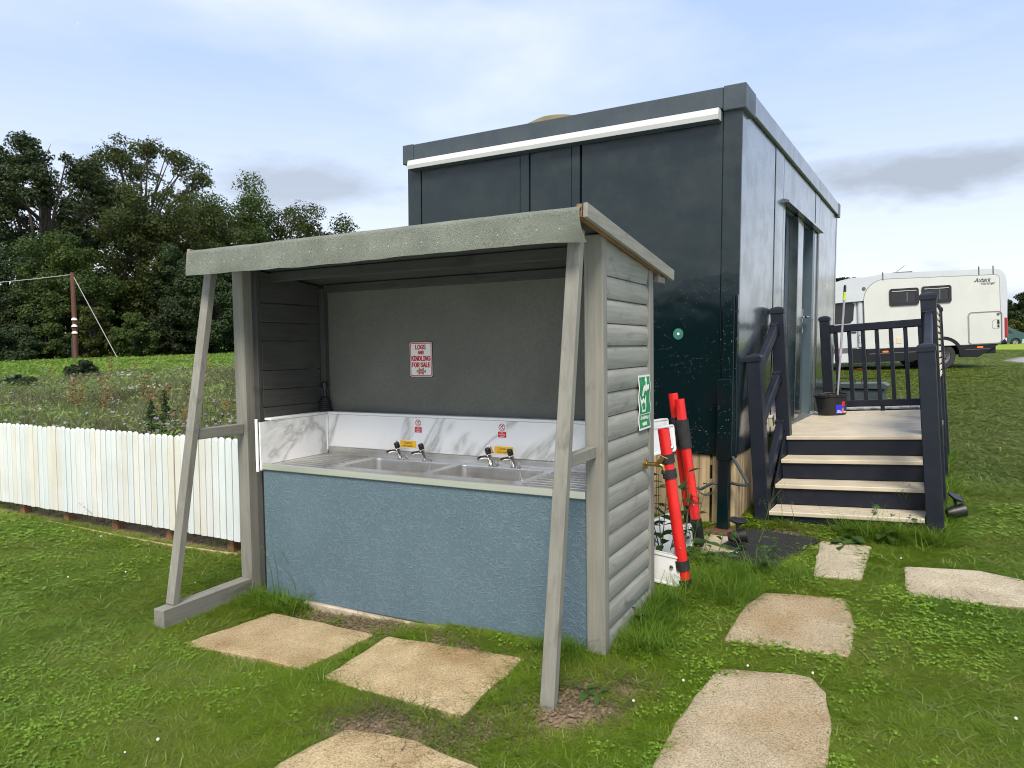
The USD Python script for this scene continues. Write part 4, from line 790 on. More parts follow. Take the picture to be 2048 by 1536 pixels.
# ------------------------------------------------------------------ steps and deck
DF = frame_of(math.radians(57.9), 0.074, (2.12, 5.80, 0.215))
def D(x, y, z): return DF[3] + x * DF[0] + y * DF[1] + z * DF[2]
dk = thing('entrance_steps', 'charcoal and beige plastic steps and railed landing at the cabin door', 'steps', frame=DF)
RI, GO, WD = 0.175, 0.285, 1.125
def ribbed(x0, x1, y0, y1, z1, t, nose=True, n=5):
    pr = [(y0 + 0.004, z1 - t), (y0, z1 - t + 0.004), (y0, z1 - 0.006), (y0 + 0.006, z1)]
    step = (y1 - y0 - 0.02) / n
    for i in range(1, n):
        y = y0 + 0.01 + step * i
        pr += [(y - 0.004, z1), (y, z1 - 0.003), (y + 0.004, z1)]
    pr += [(y1 - 0.003, z1), (y1, z1 - 0.003), (y1, z1 - t)]
    return prism(pr, x1 - x0, ((0, 1, 0), (0, 0, 1), (1, 0, 0), (x0, 0, 0)))
for k in range(3):
    part(dk, 'tread', ribbed(0.006, WD - 0.006, k * GO - 0.012, k * GO + GO + 0.01, k * RI, 0.034), M_tread)
    part(dk, 'riser', cbox((0.007, k * GO + 0.012, (k - 1) * RI - (0.12 if k == 0 else -0.001)), (WD - 0.007, k * GO + 0.03, k * RI - 0.035), 0.002), M_vinyl)
part(dk, 'riser', cbox((0.007, 3 * GO + 0.004, 2 * RI + 0.001), (WD - 0.007, 3 * GO + 0.022, 3 * RI - 0.035), 0.002), M_vinyl)
ZD = 3 * RI
for x in (-0.02, WD + 0.004):
    part(dk, 'stringer', prism([(0.1, -0.3), (0.9, -0.3), (0.9, ZD - 0.04), (0.80, ZD - 0.04), (0.1, -0.02)], 0.018, ((0, 1, 0), (0, 0, 1), (1, 0, 0), (x, 0, 0))), M_vinyl)
nb = 20; YB = 3.70
for i in range(nb):
    y0 = 3 * GO - 0.012 + (YB - 3 * GO) * i / nb; y1 = 3 * GO - 0.012 + (YB - 3 * GO) * (i + 1) / nb - 0.004
    part(dk, 'deck_board', ribbed(-0.16 if i > 1 else 0.006, WD + 0.10 if i > 1 else WD - 0.006, y0, y1, ZD, 0.034, n=3), M_tread)
part(dk, 'deck_fascia', cbox((WD + 0.085, 1.0, ZD - 0.24), (WD + 0.1, YB, ZD - 0.036), 0.003), M_vinyl)
part(dk, 'deck_fascia', cbox((-0.16, YB - 0.012, ZD - 0.22), (WD + 0.1, YB + 0.004, ZD - 0.036), 0.003), M_vinyl)
def post(x0, y0, zb, zt, s=0.115):
    p = part(dk, 'post', cbox((x0, y0, zb), (x0 + s, y0 + s, zt), 0.005), M_vinyl)
    c = x0 + s / 2, y0 + s / 2; h = s / 2 + 0.009
    cap = trimesh.Trimesh([[c[0] + sx * hh, c[1] + sy * hh, z] for z, hh in ((zt - 0.022, h), (zt + 0.012, h), (zt + 0.03, h * 0.75), (zt + 0.042, h * 0.1)) for sx, sy in ((-1, -1), (1, -1), (1, 1), (-1, 1))],
                          [[a + 4 * k, (a + 1) % 4 + 4 * k, (a + 1) % 4 + 4 * k + 4] for k in range(3) for a in range(4)] + [[a + 4 * k, (a + 1) % 4 + 4 * k + 4, a + 4 * k + 4] for k in range(3) for a in range(4)] + [[0, 2, 1], [0, 3, 2], [12, 13, 14], [12, 14, 15]], process=False)
    part(p, 'post_cap', cap, M_vinyl)
post(-0.112, -0.015, -0.30, 1.262); post(WD + 0.002, -0.015, -0.30, 1.262)
post(-0.085, 0.872, -0.45, 1.69); post(WD + 0.005, 0.872, -0.45, 1.69)
post(-0.075, 3.57, -0.45, 1.69); post(WD + 0.005, 3.57, -0.5, 1.69); post(WD + 0.005, 2.25, -0.5, 1.66)
def rail(a, b, w=0.062, d=0.088):
    part(dk, 'rail', bar(a, b, w, d, bev=0.010), M_vinyl)
    for q, o in ((a, 0.0), (b, 0.0)):
        t = unit(np.subtract(b, a)); s = 1 if q is a else -1
        part(dk, 'rail_bracket', bar(np.asarray(q) + t * s * 0.001, np.asarray(q) + t * s * 0.045, w + 0.016, d + 0.016, bev=0.004), M_vinyl)
for x in (-0.045, WD + 0.06):
    for za, zb in ((1.165, 1.54), (0.735, 1.09), (0.16, 0.64)): rail((x, 0.103, za), (x, 0.870, zb))
YR = 3.627
rail((0.042, YR, 1.555), (WD + 0.003, YR, 1.555), 0.07, 0.092)
rail((0.042, YR, 0.622), (WD + 0.003, YR, 0.622), 0.055, 0.085)
for i in range(7): part(dk, 'baluster', cbox((0.10 + 0.152 * i - 0.022, YR - 0.022, 0.665), (0.10 + 0.152 * i + 0.022, YR + 0.022, 1.508), 0.003), M_vinyl)
part(dk, 'support_block', cbox((0.555, YR - 0.02, ZD), (0.60, YR + 0.02, 0.578), 0.003), M_vinyl)
xr = WD + 0.0625
for ya, yb in ((0.988, 2.248), (2.367, 3.568)):
    rail((xr, ya, 1.555), (xr, yb, 1.555), 0.07, 0.092); rail((xr, ya, 0.622), (xr, yb, 0.622), 0.055, 0.085)
    n = 8
    for i in range(n):
        y = ya + (yb - ya) * (i + 0.7) / (n + 0.4); part(dk, 'baluster', cbox((xr - 0.022, y - 0.022, 0.665), (xr + 0.022, y + 0.022, 1.508), 0.003), M_vinyl)
mt = thing('slatted_mat', 'cream slatted mat hung over the right hand landing rail', 'mat', frame=DF)
for i in range(11):
    part(mt, 'slat', cbox((xr + 0.048, 1.02, 1.60 - 0.055 * i - 0.04), (xr + 0.062, 1.62, 1.60 - 0.055 * i - 0.003), 0.003), M_cream)
part(mt, 'fold', [tube([(xr + 0.056, y, 1.60), (xr + 0.03, y, 1.625), (xr - 0.03, y, 1.625), (xr - 0.05, y, 1.59), (xr - 0.052, y, 1.2)], 0.006, 6) for y in (1.06, 1.2, 1.34, 1.48, 1.6)], M_black)
part(mt, 'backing', cbox((xr + 0.042, 1.03, 1.0), (xr + 0.0475, 1.61, 1.598), 0.001), M_black)
# small square lamp clipped to the left rail
ol = thing('rail_light', 'small square solar light fixed to the lower left stair rail', 'lamp', frame=(DF[0], unit(DF[1] * 0.9 + DF[2] * 0.43), unit(np.cross(DF[0], unit(DF[1] * 0.9 + DF[2] * 0.43))), D(0.002, 0.24, 0.735)))
part(ol, 'housing', cbox((-0.012, -0.03, -0.055), (0.028, 0.03, 0.03), 0.006), M_blackp)
part(ol, 'lens', cbox((-0.008, -0.0325, -0.05), (0.024, -0.0302, 0.026), 0.001), M_lens)
part(ol, 'solar_cell', cbox((-0.008, -0.024, 0.0302), (0.024, 0.024, 0.032), 0.0005), M_silver)

# ------------------------------------------------------------------ things on and behind the landing
bk = thing('mop_bucket', 'black plastic mop bucket with a blue and red sticker on the landing', 'bucket', frame=(DF[0], DF[1], DF[2], D(0.075, 3.16, ZD + 0.002)))
part(bk, 'body', lathe([(0, 0), (0.148, 0), (0.155, 0.012), (0.176, 0.215), (0.19, 0.222), (0.192, 0.238), (0.182, 0.242), (0.172, 0.225), (0.15, 0.02), (0, 0.015)], 40), M_blackp, smooth=35)
def curved(a0, a1, z0, z1, off):
    n = 10; an = np.linspace(a0, a1, n); v = []
    for z in (z0, z1):
        r = 0.155 + (z - 0.012) * 0.021 / 0.203 + off
        v += [[r * math.sin(a), -r * math.cos(a), z] for a in an]
    f = []
    for i in range(n - 1): f += [[i, i + 1, n + i + 1], [i, n + i + 1, n + i]]
    m = trimesh.Trimesh(v, f, process=False); return m
stk = part(bk, 'sticker', curved(0.42, 1.15, 0.02, 0.125, 0.0012), M_bluep, label='blue sticker with a red patch and a white bar code')
part(stk, 'red_patch', curved(0.85, 1.14, 0.105, 0.16, 0.002), M_signred)
part(stk, 'bar_code', [curved(0.5 + 0.03 * i, 0.515 + 0.03 * i, 0.028, 0.062, 0.002) for i in range(8)], M_signwhite)
part(stk, 'picture', curved(0.86, 1.06, 0.026, 0.085, 0.0018), M_pink)
part(bk, 'wringer', [tube([(-0.15 + 0.02 * i, -0.06 - 0.05 * math.sin(i * 0.45), 0.236), (-0.14 + 0.018 * i, -0.03, 0.25), (-0.12 + 0.016 * i, 0.08, 0.20)], 0.006, 6) for i in range(8)], M_blackp)
part(bk, 'carry_handle', tube([(0.19 * math.cos(a), 0.02 + 0.20 * math.sin(a) * 0.75, 0.225 + 0.03 * math.sin(a)) for a in np.linspace(-0.1, PI + 0.1, 14)], 0.005, 6), M_blackp)
mp = thing('mop', 'grey mop handle with a lime band leaning up out of the black bucket', 'mop', frame=(DF[0], DF[1], DF[2], D(0.13, 3.12, ZD + 0.03)))
m0, m1 = np.array([0, 0, 0.0]), np.array([0.155, 0.10, 1.50])
mq = lambda t: m0 + (m1 - m0) * t
part(mp, 'pole', tube([mq(0.06), mq(0.44)], 0.0115, 10), M_mopgrey, smooth=40)
part(mp, 'joint_sleeve', tube([mq(0.44), mq(0.50)], 0.0165, 10), pmat('pink_lilac_plastic', (0.42, 0.32, 0.4), (0.46, 0.36, 0.44), rough=0.5), smooth=40)
part(mp, 'upper_pole', tube([mq(0.50), mq(0.88)], 0.0135, 10), M_mopgrey, smooth=40)
part(mp, 'lime_band', tube([mq(0.88), mq(0.945)], 0.016, 10), M_lime, smooth=40)
part(mp, 'end_cap', tube([mq(0.945), mq(0.985), mq(1.0)], [0.016, 0.016, 0.010], 10), M_blackp, smooth=40)
part(mp, 'mop_head', [tube([mq(0.06), (0.10 * math.cos(a), 0.10 * math.sin(a), 0.0)], 0.009, 5) for a in np.linspace(0, 5.9, 12)], M_cream)
ld = thing('grey_platform', 'pale grey boarded platform just behind the landing', 'platform', frame=DF)
for i in range(9): part(ld, 'board', cbox((0.02 + 0.105 * i, 3.80, ZD + 0.002), (0.118 + 0.105 * i, 4.75, ZD + 0.024), 0.003), M_deckgrey)
for x in (0.05, 0.9):
    for y in (3.85, 4.65): part(ld, 'leg', cbox((x, y, -0.55), (x + 0.06, y + 0.06, ZD), 0.003), M_vinyl)
part(ld, 'bearer', cbox((0.02, 3.80, ZD - 0.10), (0.96, 3.835, ZD), 0.003), M_vinyl)
tb_o = at(1722, 770, 11.6); tb_o[2] = float(gz(tb_o[0], tb_o[1]))
tb = thing('storage_bin', 'dark grey lidded storage bin with wire handles on the grass behind the landing', 'bin', loc=tb_o, rz=-0.55)
hb = 0.50
part(tb, 'body', [cbox((-0.36, -0.25, 0), (0.36, 0.25, hb), 0.02)], M_fasc)
lidp = part(tb, 'lid', prism([(-0.40, hb), (0.40, hb), (0.41, hb + 0.05), (0.34, hb + 0.09), (-0.36, hb + 0.06), (-0.41, hb + 0.03)], 0.58, ((1, 0, 0), (0, 0, 1), (0, -1, 0), (0, 0.29, 0))), M_fasc)
for x in (-0.2, 0.13):
    part(lidp, 'handle', tube([(x - 0.11, -0.1, hb + 0.07), (x - 0.11, -0.1, hb + 0.13), (x - 0.08, -0.1, hb + 0.15), (x + 0.10, -0.1, hb + 0.16), (x + 0.12, -0.1, hb + 0.13), (x + 0.12, -0.1, hb + 0.07)], 0.009, 6), M_blackp, smooth=40)

# ------------------------------------------------------------------ folding barrier of red pipes and white boards beside the cabin
br = thing('folding_barrier', 'folded barrier of red pipes and white boards leaning between shelter and cabin', 'barrier', loc=(0, 0, 0))
def leanpipe(pxb, pyb, dist, lean, length, r=0.036):
    b = at(pxb, pyb, dist); t = unit([-0.135, lean, 1.0]); return b, b + t * length, t, r
def redpipe(b, t, L, r, bands, boot):
    e = b + t * L
    p = part(br, 'red_pipe', pipe(b, e, r, r - 0.0045, 22), M_red, smooth=40)
    for s0, s1 in bands: part(p, 'rubber_band', pipe(b + t * s0, b + t * s1, r + 0.008, r - 0.001, 20), M_black, smooth=40)
    part(p, 'foot', tube([b - t * 0.03, b + t * 0.005, b + t * boot], [r * 0.5, r + 0.006, r + 0.006], 18), M_blackp, smooth=40)
    for s in (0.30,): part(p, 'screw', lathe([(0, 0), (0.007, 0), (0.005, 0.004), (0, 0.005)], 8).apply_transform(trimesh.geometry.align_vectors([0, 0, 1], [0.05, -1, 0])).apply_translation(b + t * s + np.array([-0.008, -r, 0])), M_chrome)
    return e
bA = at(1373, 1188, 4.36); tA = unit([-0.142, 0.05, 1.0]); redpipe(bA, tA, 1.045, 0.036, [(0.155, 0.215), (0.735, 0.79), (0.83, 0.885)], 0.095)
bB = at(1398, 1088, 5.22); tB = unit([-0.128, 0.09, 1.0]); redpipe(bB, tB, 1.09, 0.037, [(0.72, 0.935)], 0.19)
bC = bB + np.array([-0.018, 0.12, 0.01]); redpipe(bC, tB, 1.115, 0.037, [(0.70, 0.93)], 0.19)
def board(a, b, zlo, zhi, th=0.028, bolts=()):
    """White plank hanging between two ground points a and b."""
    a, b = np.asarray(a, float), np.asarray(b, float); d = b - a; L = np.linalg.norm(d[:2]); X = unit([d[0], d[1], d[2]]); Z = unit(np.array([-0.13, 0.05, 1.0])); Z = unit(Z - X * (Z @ X)); Y = np.cross(Z, X)
    L = np.linalg.norm(d)
    P = rrect(0, zlo, L, zhi, 0.025)
    m = prism(P, th, (X, Z, np.cross(X, Z), a))
    p = part(br, 'white_board', m, M_white)
    part(p, 'board_rim', prism(P.difference(P.buffer(-0.012)), th + 0.012, (X, Z, np.cross(X, Z), a - np.cross(X, Z) * 0.006)), M_white)
    for s, z in bolts:
        o = a + X * s + Z * z + np.cross(X, Z) * (th + 0.007 if np.cross(X, Z)[1] < 0 else -0.007); nn = np.cross(X, Z) if np.cross(X, Z)[1] < 0 else -np.cross(X, Z)
        part(p, 'bolt', lathe([(0, 0), (0.013, 0), (0.013, 0.004), (0.009, 0.009), (0, 0.01)], 10).apply_transform(trimesh.geometry.align_vectors([0, 0, 1], nn)).apply_translation(o), M_chrome)
lo = np.array([-0.62, -0.62, 0.0])
b0 = bB * [1, 1, 0] + [-0.10, -0.06, 0.0]
board(b0 + lo + [0, 0.05, 0], b0 + [-0.02, 0.045, 0], 0.80, 1.0, bolts=((0.73, 0.92), (0.80, 0.83)))
board(b0 + lo + [0.0, 0.17, 0], b0 + [-0.03, 0.17, 0], 0.83, 1.035)
board(b0 + lo + [0.02, 0.06, 0], b0 + lo * 0.52 + [0, 0.06, 0], 0.56, 0.74)
board(b0 + lo + [0.02, 0.05, 0], b0 + [0.04, 0.06, 0], 0.085, 0.26, bolts=((0.78, 0.20),))
board(b0 + lo + [0.02, 0.15, 0], b0 + [-0.03, 0.17, 0], 0.14, 0.32)
b1_ = bA * [1, 1, 0] + [-0.03, 0.02, 0.0]
board(b1_ + [-0.46, 0.30, 0.03], b1_ + [0.0, 0.0, 0.0], 0.075, 0.27, bolts=((0.49, 0.20),))
part(br, 'red_end_strip', bar(b0 + lo * 0.60 + [0.005, -0.06, 0.07], b0 + lo * 0.62 + [-0.02, -0.06, 0.30], 0.02, 0.02), M_red)

# ------------------------------------------------------------------ white picket fence and timber lawn edging
FA, FB = np.array([-1.93, 5.258]), np.array([-5.75, 7.32])           # right end (behind the shelter) and left end
fd = (FB - FA) / np.linalg.norm(FB - FA)
fx = np.array([-fd[0], -fd[1], 0]); fy = np.array([fd[1] * -1, fd[0], 0]); fy = np.array([-fx[1], fx[0], 0])
FO = np.array([FB[0], FB[1], 0.0]); FL = np.linalg.norm(FB - FA)
fe = thing('picket_fence', 'low white fence of close set round topped pickets in front of the meadow', 'fence', frame=(fx, fy, np.array([0, 0, 1.0]), FO))
r_ = np.random.default_rng(21)
pw, gap = 0.0655, 0.0095
n = int(FL / (pw + gap))
def fz(u): p = FB + (-fd) * u; return float(gz(p[0], p[1]))
for i in range(n):
    u = (pw + gap) * i; z = fz(u) + 0.115 + r_.normal(0, 0.002); h = 0.775 + r_.normal(0, 0.004) + (0.015 if u > FL - 0.75 else 0)
    a = np.linspace(0, PI, 9)
    top = [(pw / 2 + pw / 2 * math.cos(t), h - 0.03 + 0.03 * math.sin(t)) for t in a]
    pol = Polygon([(0, 0), (pw, 0)] + top)
    O2 = np.array([(0, 0), (pw, 0)] + top); I2 = np.column_stack([pw / 2 + (O2[:, 0] - pw / 2) * 0.70, O2[:, 1] - np.where(O2[:, 1] > 0.1, 0.008, 0)]); q = len(O2)
    V = np.vstack([np.column_stack([P2[:, 0], np.full(q, yv), P2[:, 1]]) for P2, yv in ((O2, 0.0), (O2, -0.010), (I2, -0.0175))])
    Ff = [[a, b, c] for k_ in (0, 1) for j in range(q) for (a, b, c) in ((k_ * q + j, k_ * q + (j + 1) % q, (k_ + 1) * q + (j + 1) % q), (k_ * q + j, (k_ + 1) * q + (j + 1) % q, (k_ + 1) * q + j))]
    Ff += [[0, j + 1, j] for j in range(1, q - 1)] + [[2 * q, 2 * q + j, 2 * q + j + 1] for j in range(1, q - 1)]
    m = trimesh.Trimesh(V, Ff, process=False)
    v = m.vertices; v[:, 0] += v[:, 2] * r_.normal(0, 0.0012); v[:, 1] += r_.normal(0, 0.0015); m.vertices = v + [u, 0, z]
    part(fe, 'picket', m, M_picket[int(r_.choice(3, p=[0.45, 0.3, 0.25]))])
for zz_ in (0.30, 0.70):
    for u0, u1 in ((0.02, FL * 0.45), (FL * 0.45, FL - 0.02)):
        part(fe, 'fence_rail', bar((u0, 0.022, fz(u0) + zz_), (u1, 0.022, fz(u1) + zz_), 0.04, 0.06), WP['x'])
for u in np.arange(0.3, FL, 0.735)[::1]:
    part(fe, 'fence_post', cbox((u, 0.046, fz(u) - 0.15), (u + 0.075, 0.12, fz(u) + 0.80), 0.004), WB['z'])
edp = [G(95, 1046), G(235, 1075), G(330, 1093), G(475, 1113)]
edm = []
for a, b in zip(edp[:-1], edp[1:]): edm.append(bar(a + [0, 0, -0.012], b + [0, 0, -0.012], 0.02, 0.07))
ed = thing('lawn_edging', 'thin pale timber strip edging the lawn below the white fence', 'edging', loc=(0, 0, 0))
for m in edm: part(ed, 'edging_strip', m, WP['x'])

# ------------------------------------------------------------------ telegraph pole with wires
PO = np.array([-27.65, 45.0, float(gz(-27.65, 45.0)) - 0.2])
tp_ = thing('telegraph_pole', 'brown wooden telegraph pole with three white insulators in front of the trees', 'pole', loc=PO)
ph = 6.03 - PO[2]
part(tp_, 'pole', tube([(0, 0, 0), (0.02, 0, ph * 0.5), (-0.02, 0, ph)], [0.17, 0.145, 0.12], 12), M_pole, smooth=40)
for i in range(3): part(tp_, 'insulator', lathe([(0, 0), (0.17, 0), (0.16, 0.07), (0.09, 0.15), (0, 0.15)], 14, (0.04, -0.06, 2.62 - PO[2] + 0.42 * i - 0.42)), M_white, smooth=40)
part(tp_, 'cable_guard', tube([(-0.12, -0.12, 0), (-0.10, -0.12, 2.0)], 0.05, 8), M_fasc)
ge = G(243, 723) ; ge[1] = 44.0; ge[0] = -24.2; ge[2] = float(gz(-24.2, 44.0))
part(tp_, 'stay_wire', tube([(0, 0, ph - 0.15), tuple(ge - PO)], 0.022, 5), M_wire)
wl = [(0, 0, ph - 0.12)] + [(-t * 26, 2 * t, ph - 0.12 - 2.4 * t * (1 - t) - 0.5 * t) for t in np.linspace(0, 1, 12)[1:]]
part(tp_, 'overhead_wire', tube(wl, 0.022, 5), M_wire)

# ------------------------------------------------------------------ the motorhome
tc = math.radians(84); CO = np.array([12.635, 20.8, float(gz(12.635, 20.8)) + 0.02])
CF = frame_of(tc, 0.053, CO)
mh = thing('motorhome', 'large white motorhome with dark skirt parked on the slope behind the landing', 'motorhome', frame=CF)
def side(poly, th, y0): return prism(poly, th, ((1, 0, 0), (0, 0, 1), (0, -1, 0), (0, y0 + th, 0)))
def arc(cx, cz, rx, rz_, a0, a1, n=10): return [(cx + rx * math.cos(math.radians(a)), cz + rz_ * math.sin(math.radians(a))) for a in np.linspace(a0, a1, n)]
BWID = 2.16
shell = Polygon([(-2.16, 0.70), (-2.16, 2.13), (-3.15, 2.10), (-3.75, 2.22)] + [(-3.55, 2.42), (-3.2, 2.60), (-2.8, 2.72), (-2.3, 2.80), (-1.85, 2.85), (-1.55, 2.895), (1.42, 2.845)] + arc(1.44, 2.50, 0.34, 0.345, 84, 10, 8) + [(1.80, 2.1), (1.765, 0.72)])
part(mh, 'body_shell', side(shell, BWID, 0.0), M_vanw)
panel = Polygon([(-2.15, 0.71), (-2.165, 2.1)] + arc(-1.56, 2.12, 0.605, 0.60, 178, 92, 9) + [(1.40, 2.665)] + arc(1.47, 2.55, 0.11, 0.11, 85, 5, 5) + [(1.595, 0.68)])
part(mh, 'panel_seam', side(panel.buffer(0.014), 0.004, -0.005), M_seam)
part(mh, 'side_panel', side(panel, 0.008, -0.0095), M_vanc)
skirt = Polygon([(-2.13, 0.705), (-2.13, 0.30), (-0.44, 0.31)] + [(-0.44, 0.35)] + arc(0.0, 0.40, 0.46, 0.47, 175, 5, 14) + [(0.46, 0.33), (0.98, 0.31), (1.55, 0.66), (1.765, 0.72), (1.70, 0.80), (1.6, 0.72)])
part(mh, 'skirt', side(skirt.buffer(0), 0.06, -0.004), M_vanb)
part(mh, 'skirt', side(skirt.buffer(0), 0.06, BWID - 0.056), M_vanb)
part(mh, 'floor', cbox((-2.1, 0.07, 0.45), (-0.5, BWID - 0.07, 0.70), 0.01), M_vanb)
part(mh, 'floor', cbox((0.5, 0.07, 0.40), (1.5, BWID - 0.07, 0.70), 0.01), M_vanb)
part(mh, 'wheel_arch', side(Polygon(arc(0, 0.40, 0.56, 0.56, 180, 0, 18) + arc(0, 0.40, 0.46, 0.47, 0, 180, 18)), 0.03, -0.018), M_vanb)
part(mh, 'skirt_line', side(sbox(-2.05, 0.545, -0.62, 0.565), 0.004, -0.009), M_seam)
part(mh, 'skirt_line', side(sbox(0.62, 0.535, 1.30, 0.552), 0.004, -0.009), M_seam)
for x0, z0, x1, z1 in ((-1.452, 1.94, -0.655, 2.415), (-0.553, 1.955, 0.245, 2.435)):
    w = part(mh, 'window', side(rrect(x0, z0, x1, z1, 0.06), 0.03, -0.034), M_glass)
    part(w, 'window_frame', side(rrect(x0 - 0.012, z0 - 0.012, x1 + 0.012, z1 + 0.012, 0.07).difference(rrect(x0 + 0.065, z0 + 0.075, x1 - 0.075, z1 - 0.085, 0.03)), 0.012, -0.047), M_blackp)
    part(w, 'blind_line', side(sbox(x0 + 0.06, z1 - 0.072, x1 - 0.06, z1 - 0.058), 0.003, -0.051), M_alum)
    part(w, 'hinge_strip', side(sbox(x0 + 0.47, z0 + 0.1, x0 + 0.5, z1 - 0.1), 0.003, -0.038), M_seam)
hd = part(mh, 'garage_door', side(rrect(0.735, 0.70, 1.60, 1.585, 0.09), 0.006, -0.0165), M_vanc)
part(hd, 'door_seam', side(rrect(0.70, 0.67, 1.635, 1.62, 0.11).difference(rrect(0.713, 0.683, 1.622, 1.607, 0.10)).union(rrect(0.728, 0.693, 1.607, 1.592, 0.095).difference(rrect(0.738, 0.703, 1.597, 1.582, 0.09))), 0.003, -0.018), M_seam)
part(hd, 'lock_plate', side(rrect(1.36, 1.1, 1.57, 1.37, 0.08).difference(rrect(1.369, 1.109, 1.561, 1.361, 0.075)), 0.003, -0.019), M_seam)
part(hd, 'lock_handle', side(rrect(1.50, 1.24, 1.545, 1.37, 0.01), 0.02, -0.036), M_blackp)
part(hd, 'lock', side(rrect(1.50, 1.15, 1.545, 1.21, 0.012), 0.012, -0.028), M_blackp)
part(hd, 'catch', side(rrect(1.49, 1.50, 1.56, 1.56, 0.008), 0.02, -0.036), M_seam)
for x in (-1.50, -1.29): part(mh, 'service_hatch', side(rrect(x, 0.83, x + 0.15, 1.0, 0.02), 0.012, -0.021), M_cream)
for x in (-1.60, 1.02): part(mh, 'side_lamp', side(rrect(x - 0.085, 0.575, x + 0.085, 0.625, 0.024), 0.02, -0.022), M_amber)
part(mh, 'tail_lamp', cbox((1.70, -0.012, 0.83), (1.80, 0.20, 1.42), 0.015), M_taillamp)
part(mh, 'rear_bumper', cbox((1.60, 0.02, 0.64), (1.80, BWID - 0.02, 0.80), 0.03), M_vanb)
for x in (-1.62, 1.03, 1.42): part(mh, 'roof_clip', side(sbox(x - 0.014, 2.69, x + 0.014, 2.93), 0.02, -0.012), M_seam)
part(mh, 'roof_vent', prism(Polygon([(-1.15, 2.875), (-1.0, 2.96), (-0.5, 2.965), (-0.42, 2.87)]), 0.5, ((1, 0, 0), (0, 0, 1), (0, -1, 0), (0, 1.2, 0))), M_seam)
part(mh, 'aerial', tube([(-0.9, 0.9, 2.95), (-0.62, 0.9, 3.16)], 0.008, 5), M_seam)
part(mh, 'front_skylight', prism(Polygon([(-2.75, 2.73), (-2.3, 2.86), (-2.02, 2.87), (-2.0, 2.80)]), 0.9, ((1, 0, 0), (0, 0, 1), (0, -1, 0), (0, 1.5, 0))), M_silver)
part(mh, 'porthole', side(Point(-2.16, 2.48).buffer(0.055), 0.01, -0.010), M_seam)
script = lambda s, x0, z0, w, h, sh_: part(mh, 'lettering', (lambda m: trimesh.Trimesh(np.column_stack([m.vertices[:, 0] + sh_ * m.vertices[:, 1] + x0, -0.0100 - m.vertices[:, 2], m.vertices[:, 1] + z0 - 0.02 * m.vertices[:, 0]]), m.faces, process=False))(text(s, w, h, 0.002, True)), M_signblack)
script('Autark', 0.90, 2.475, 0.43, 0.125, 0.32); script('runner', 1.07, 2.395, 0.38, 0.062, 0.4)
part(mh, 'logo_stroke', side(Polygon([(0.88, 2.50), (0.99, 2.535), (0.985, 2.515), (0.90, 2.485)]), 0.002, -0.012), M_signblack)
# cab of the van, partly hidden by the cabin
cab = Polygon([(-2.165, 0.33), (-2.165, 2.15), (-3.1, 2.14), (-3.85, 1.46), (-4.75, 1.22), (-4.95, 0.9), (-4.97, 0.40), (-4.4, 0.33)] + arc(-3.98, 0.36, 0.43, 0.45, 0, 180, 12)[::1][::-1][:0] + [(-4.42, 0.36)] + arc(-3.98, 0.36, 0.44, 0.46, 180, 0, 12) + [(-3.5, 0.33)])
part(mh, 'cab', side(cab.buffer(0), 1.92, 0.12), M_vanw)
cw = part(mh, 'cab_window', side(Polygon([(-3.38, 1.50), (-2.545, 1.52), (-2.47, 1.60), (-2.43, 2.02), (-2.48, 2.075), (-3.0, 2.05), (-3.2, 1.9)]), 0.02, 0.108), M_glass)
part(cw, 'window_seal', side(Polygon([(-3.42, 1.47), (-2.53, 1.49), (-2.44, 1.58), (-2.40, 2.04), (-2.46, 2.105), (-3.02, 2.08), (-3.23, 1.92)]).difference(Polygon([(-3.38, 1.50), (-2.545, 1.52), (-2.47, 1.60), (-2.43, 2.02), (-2.48, 2.075), (-3.0, 2.05), (-3.2, 1.9)])), 0.012, 0.110), M_blackp)
part(mh, 'cab_door_seam', side(LineString([(-2.33, 0.75), (-2.33, 2.10), (-3.1, 2.11)]).buffer(0.008), 0.004, 0.1165), M_seam)
part(mh, 'cab_pillar', cbox((-2.31, 0.05, 0.75), (-2.17, 0.14, 2.12), 0.03), M_vanw)
part(mh, 'door_handle', side(rrect(-2.56, 1.20, -2.36, 1.235, 0.015), 0.03, 0.09), M_blackp)
part(mh, 'cab_moulding', side(sbox(-3.5, 0.62, -2.36, 0.76), 0.02, 0.102), M_seam)
part(mh, 'cab_step', side(sbox(-2.5, 0.30, -2.17, 0.72), 0.1, 0.06), M_vanb)
part(mh, 'fuel_flap', side(rrect(-2.32, 0.90, -2.19, 1.13, 0.02).difference(rrect(-2.311, 0.909, -2.199, 1.121, 0.016)), 0.003, 0.045), M_seam)
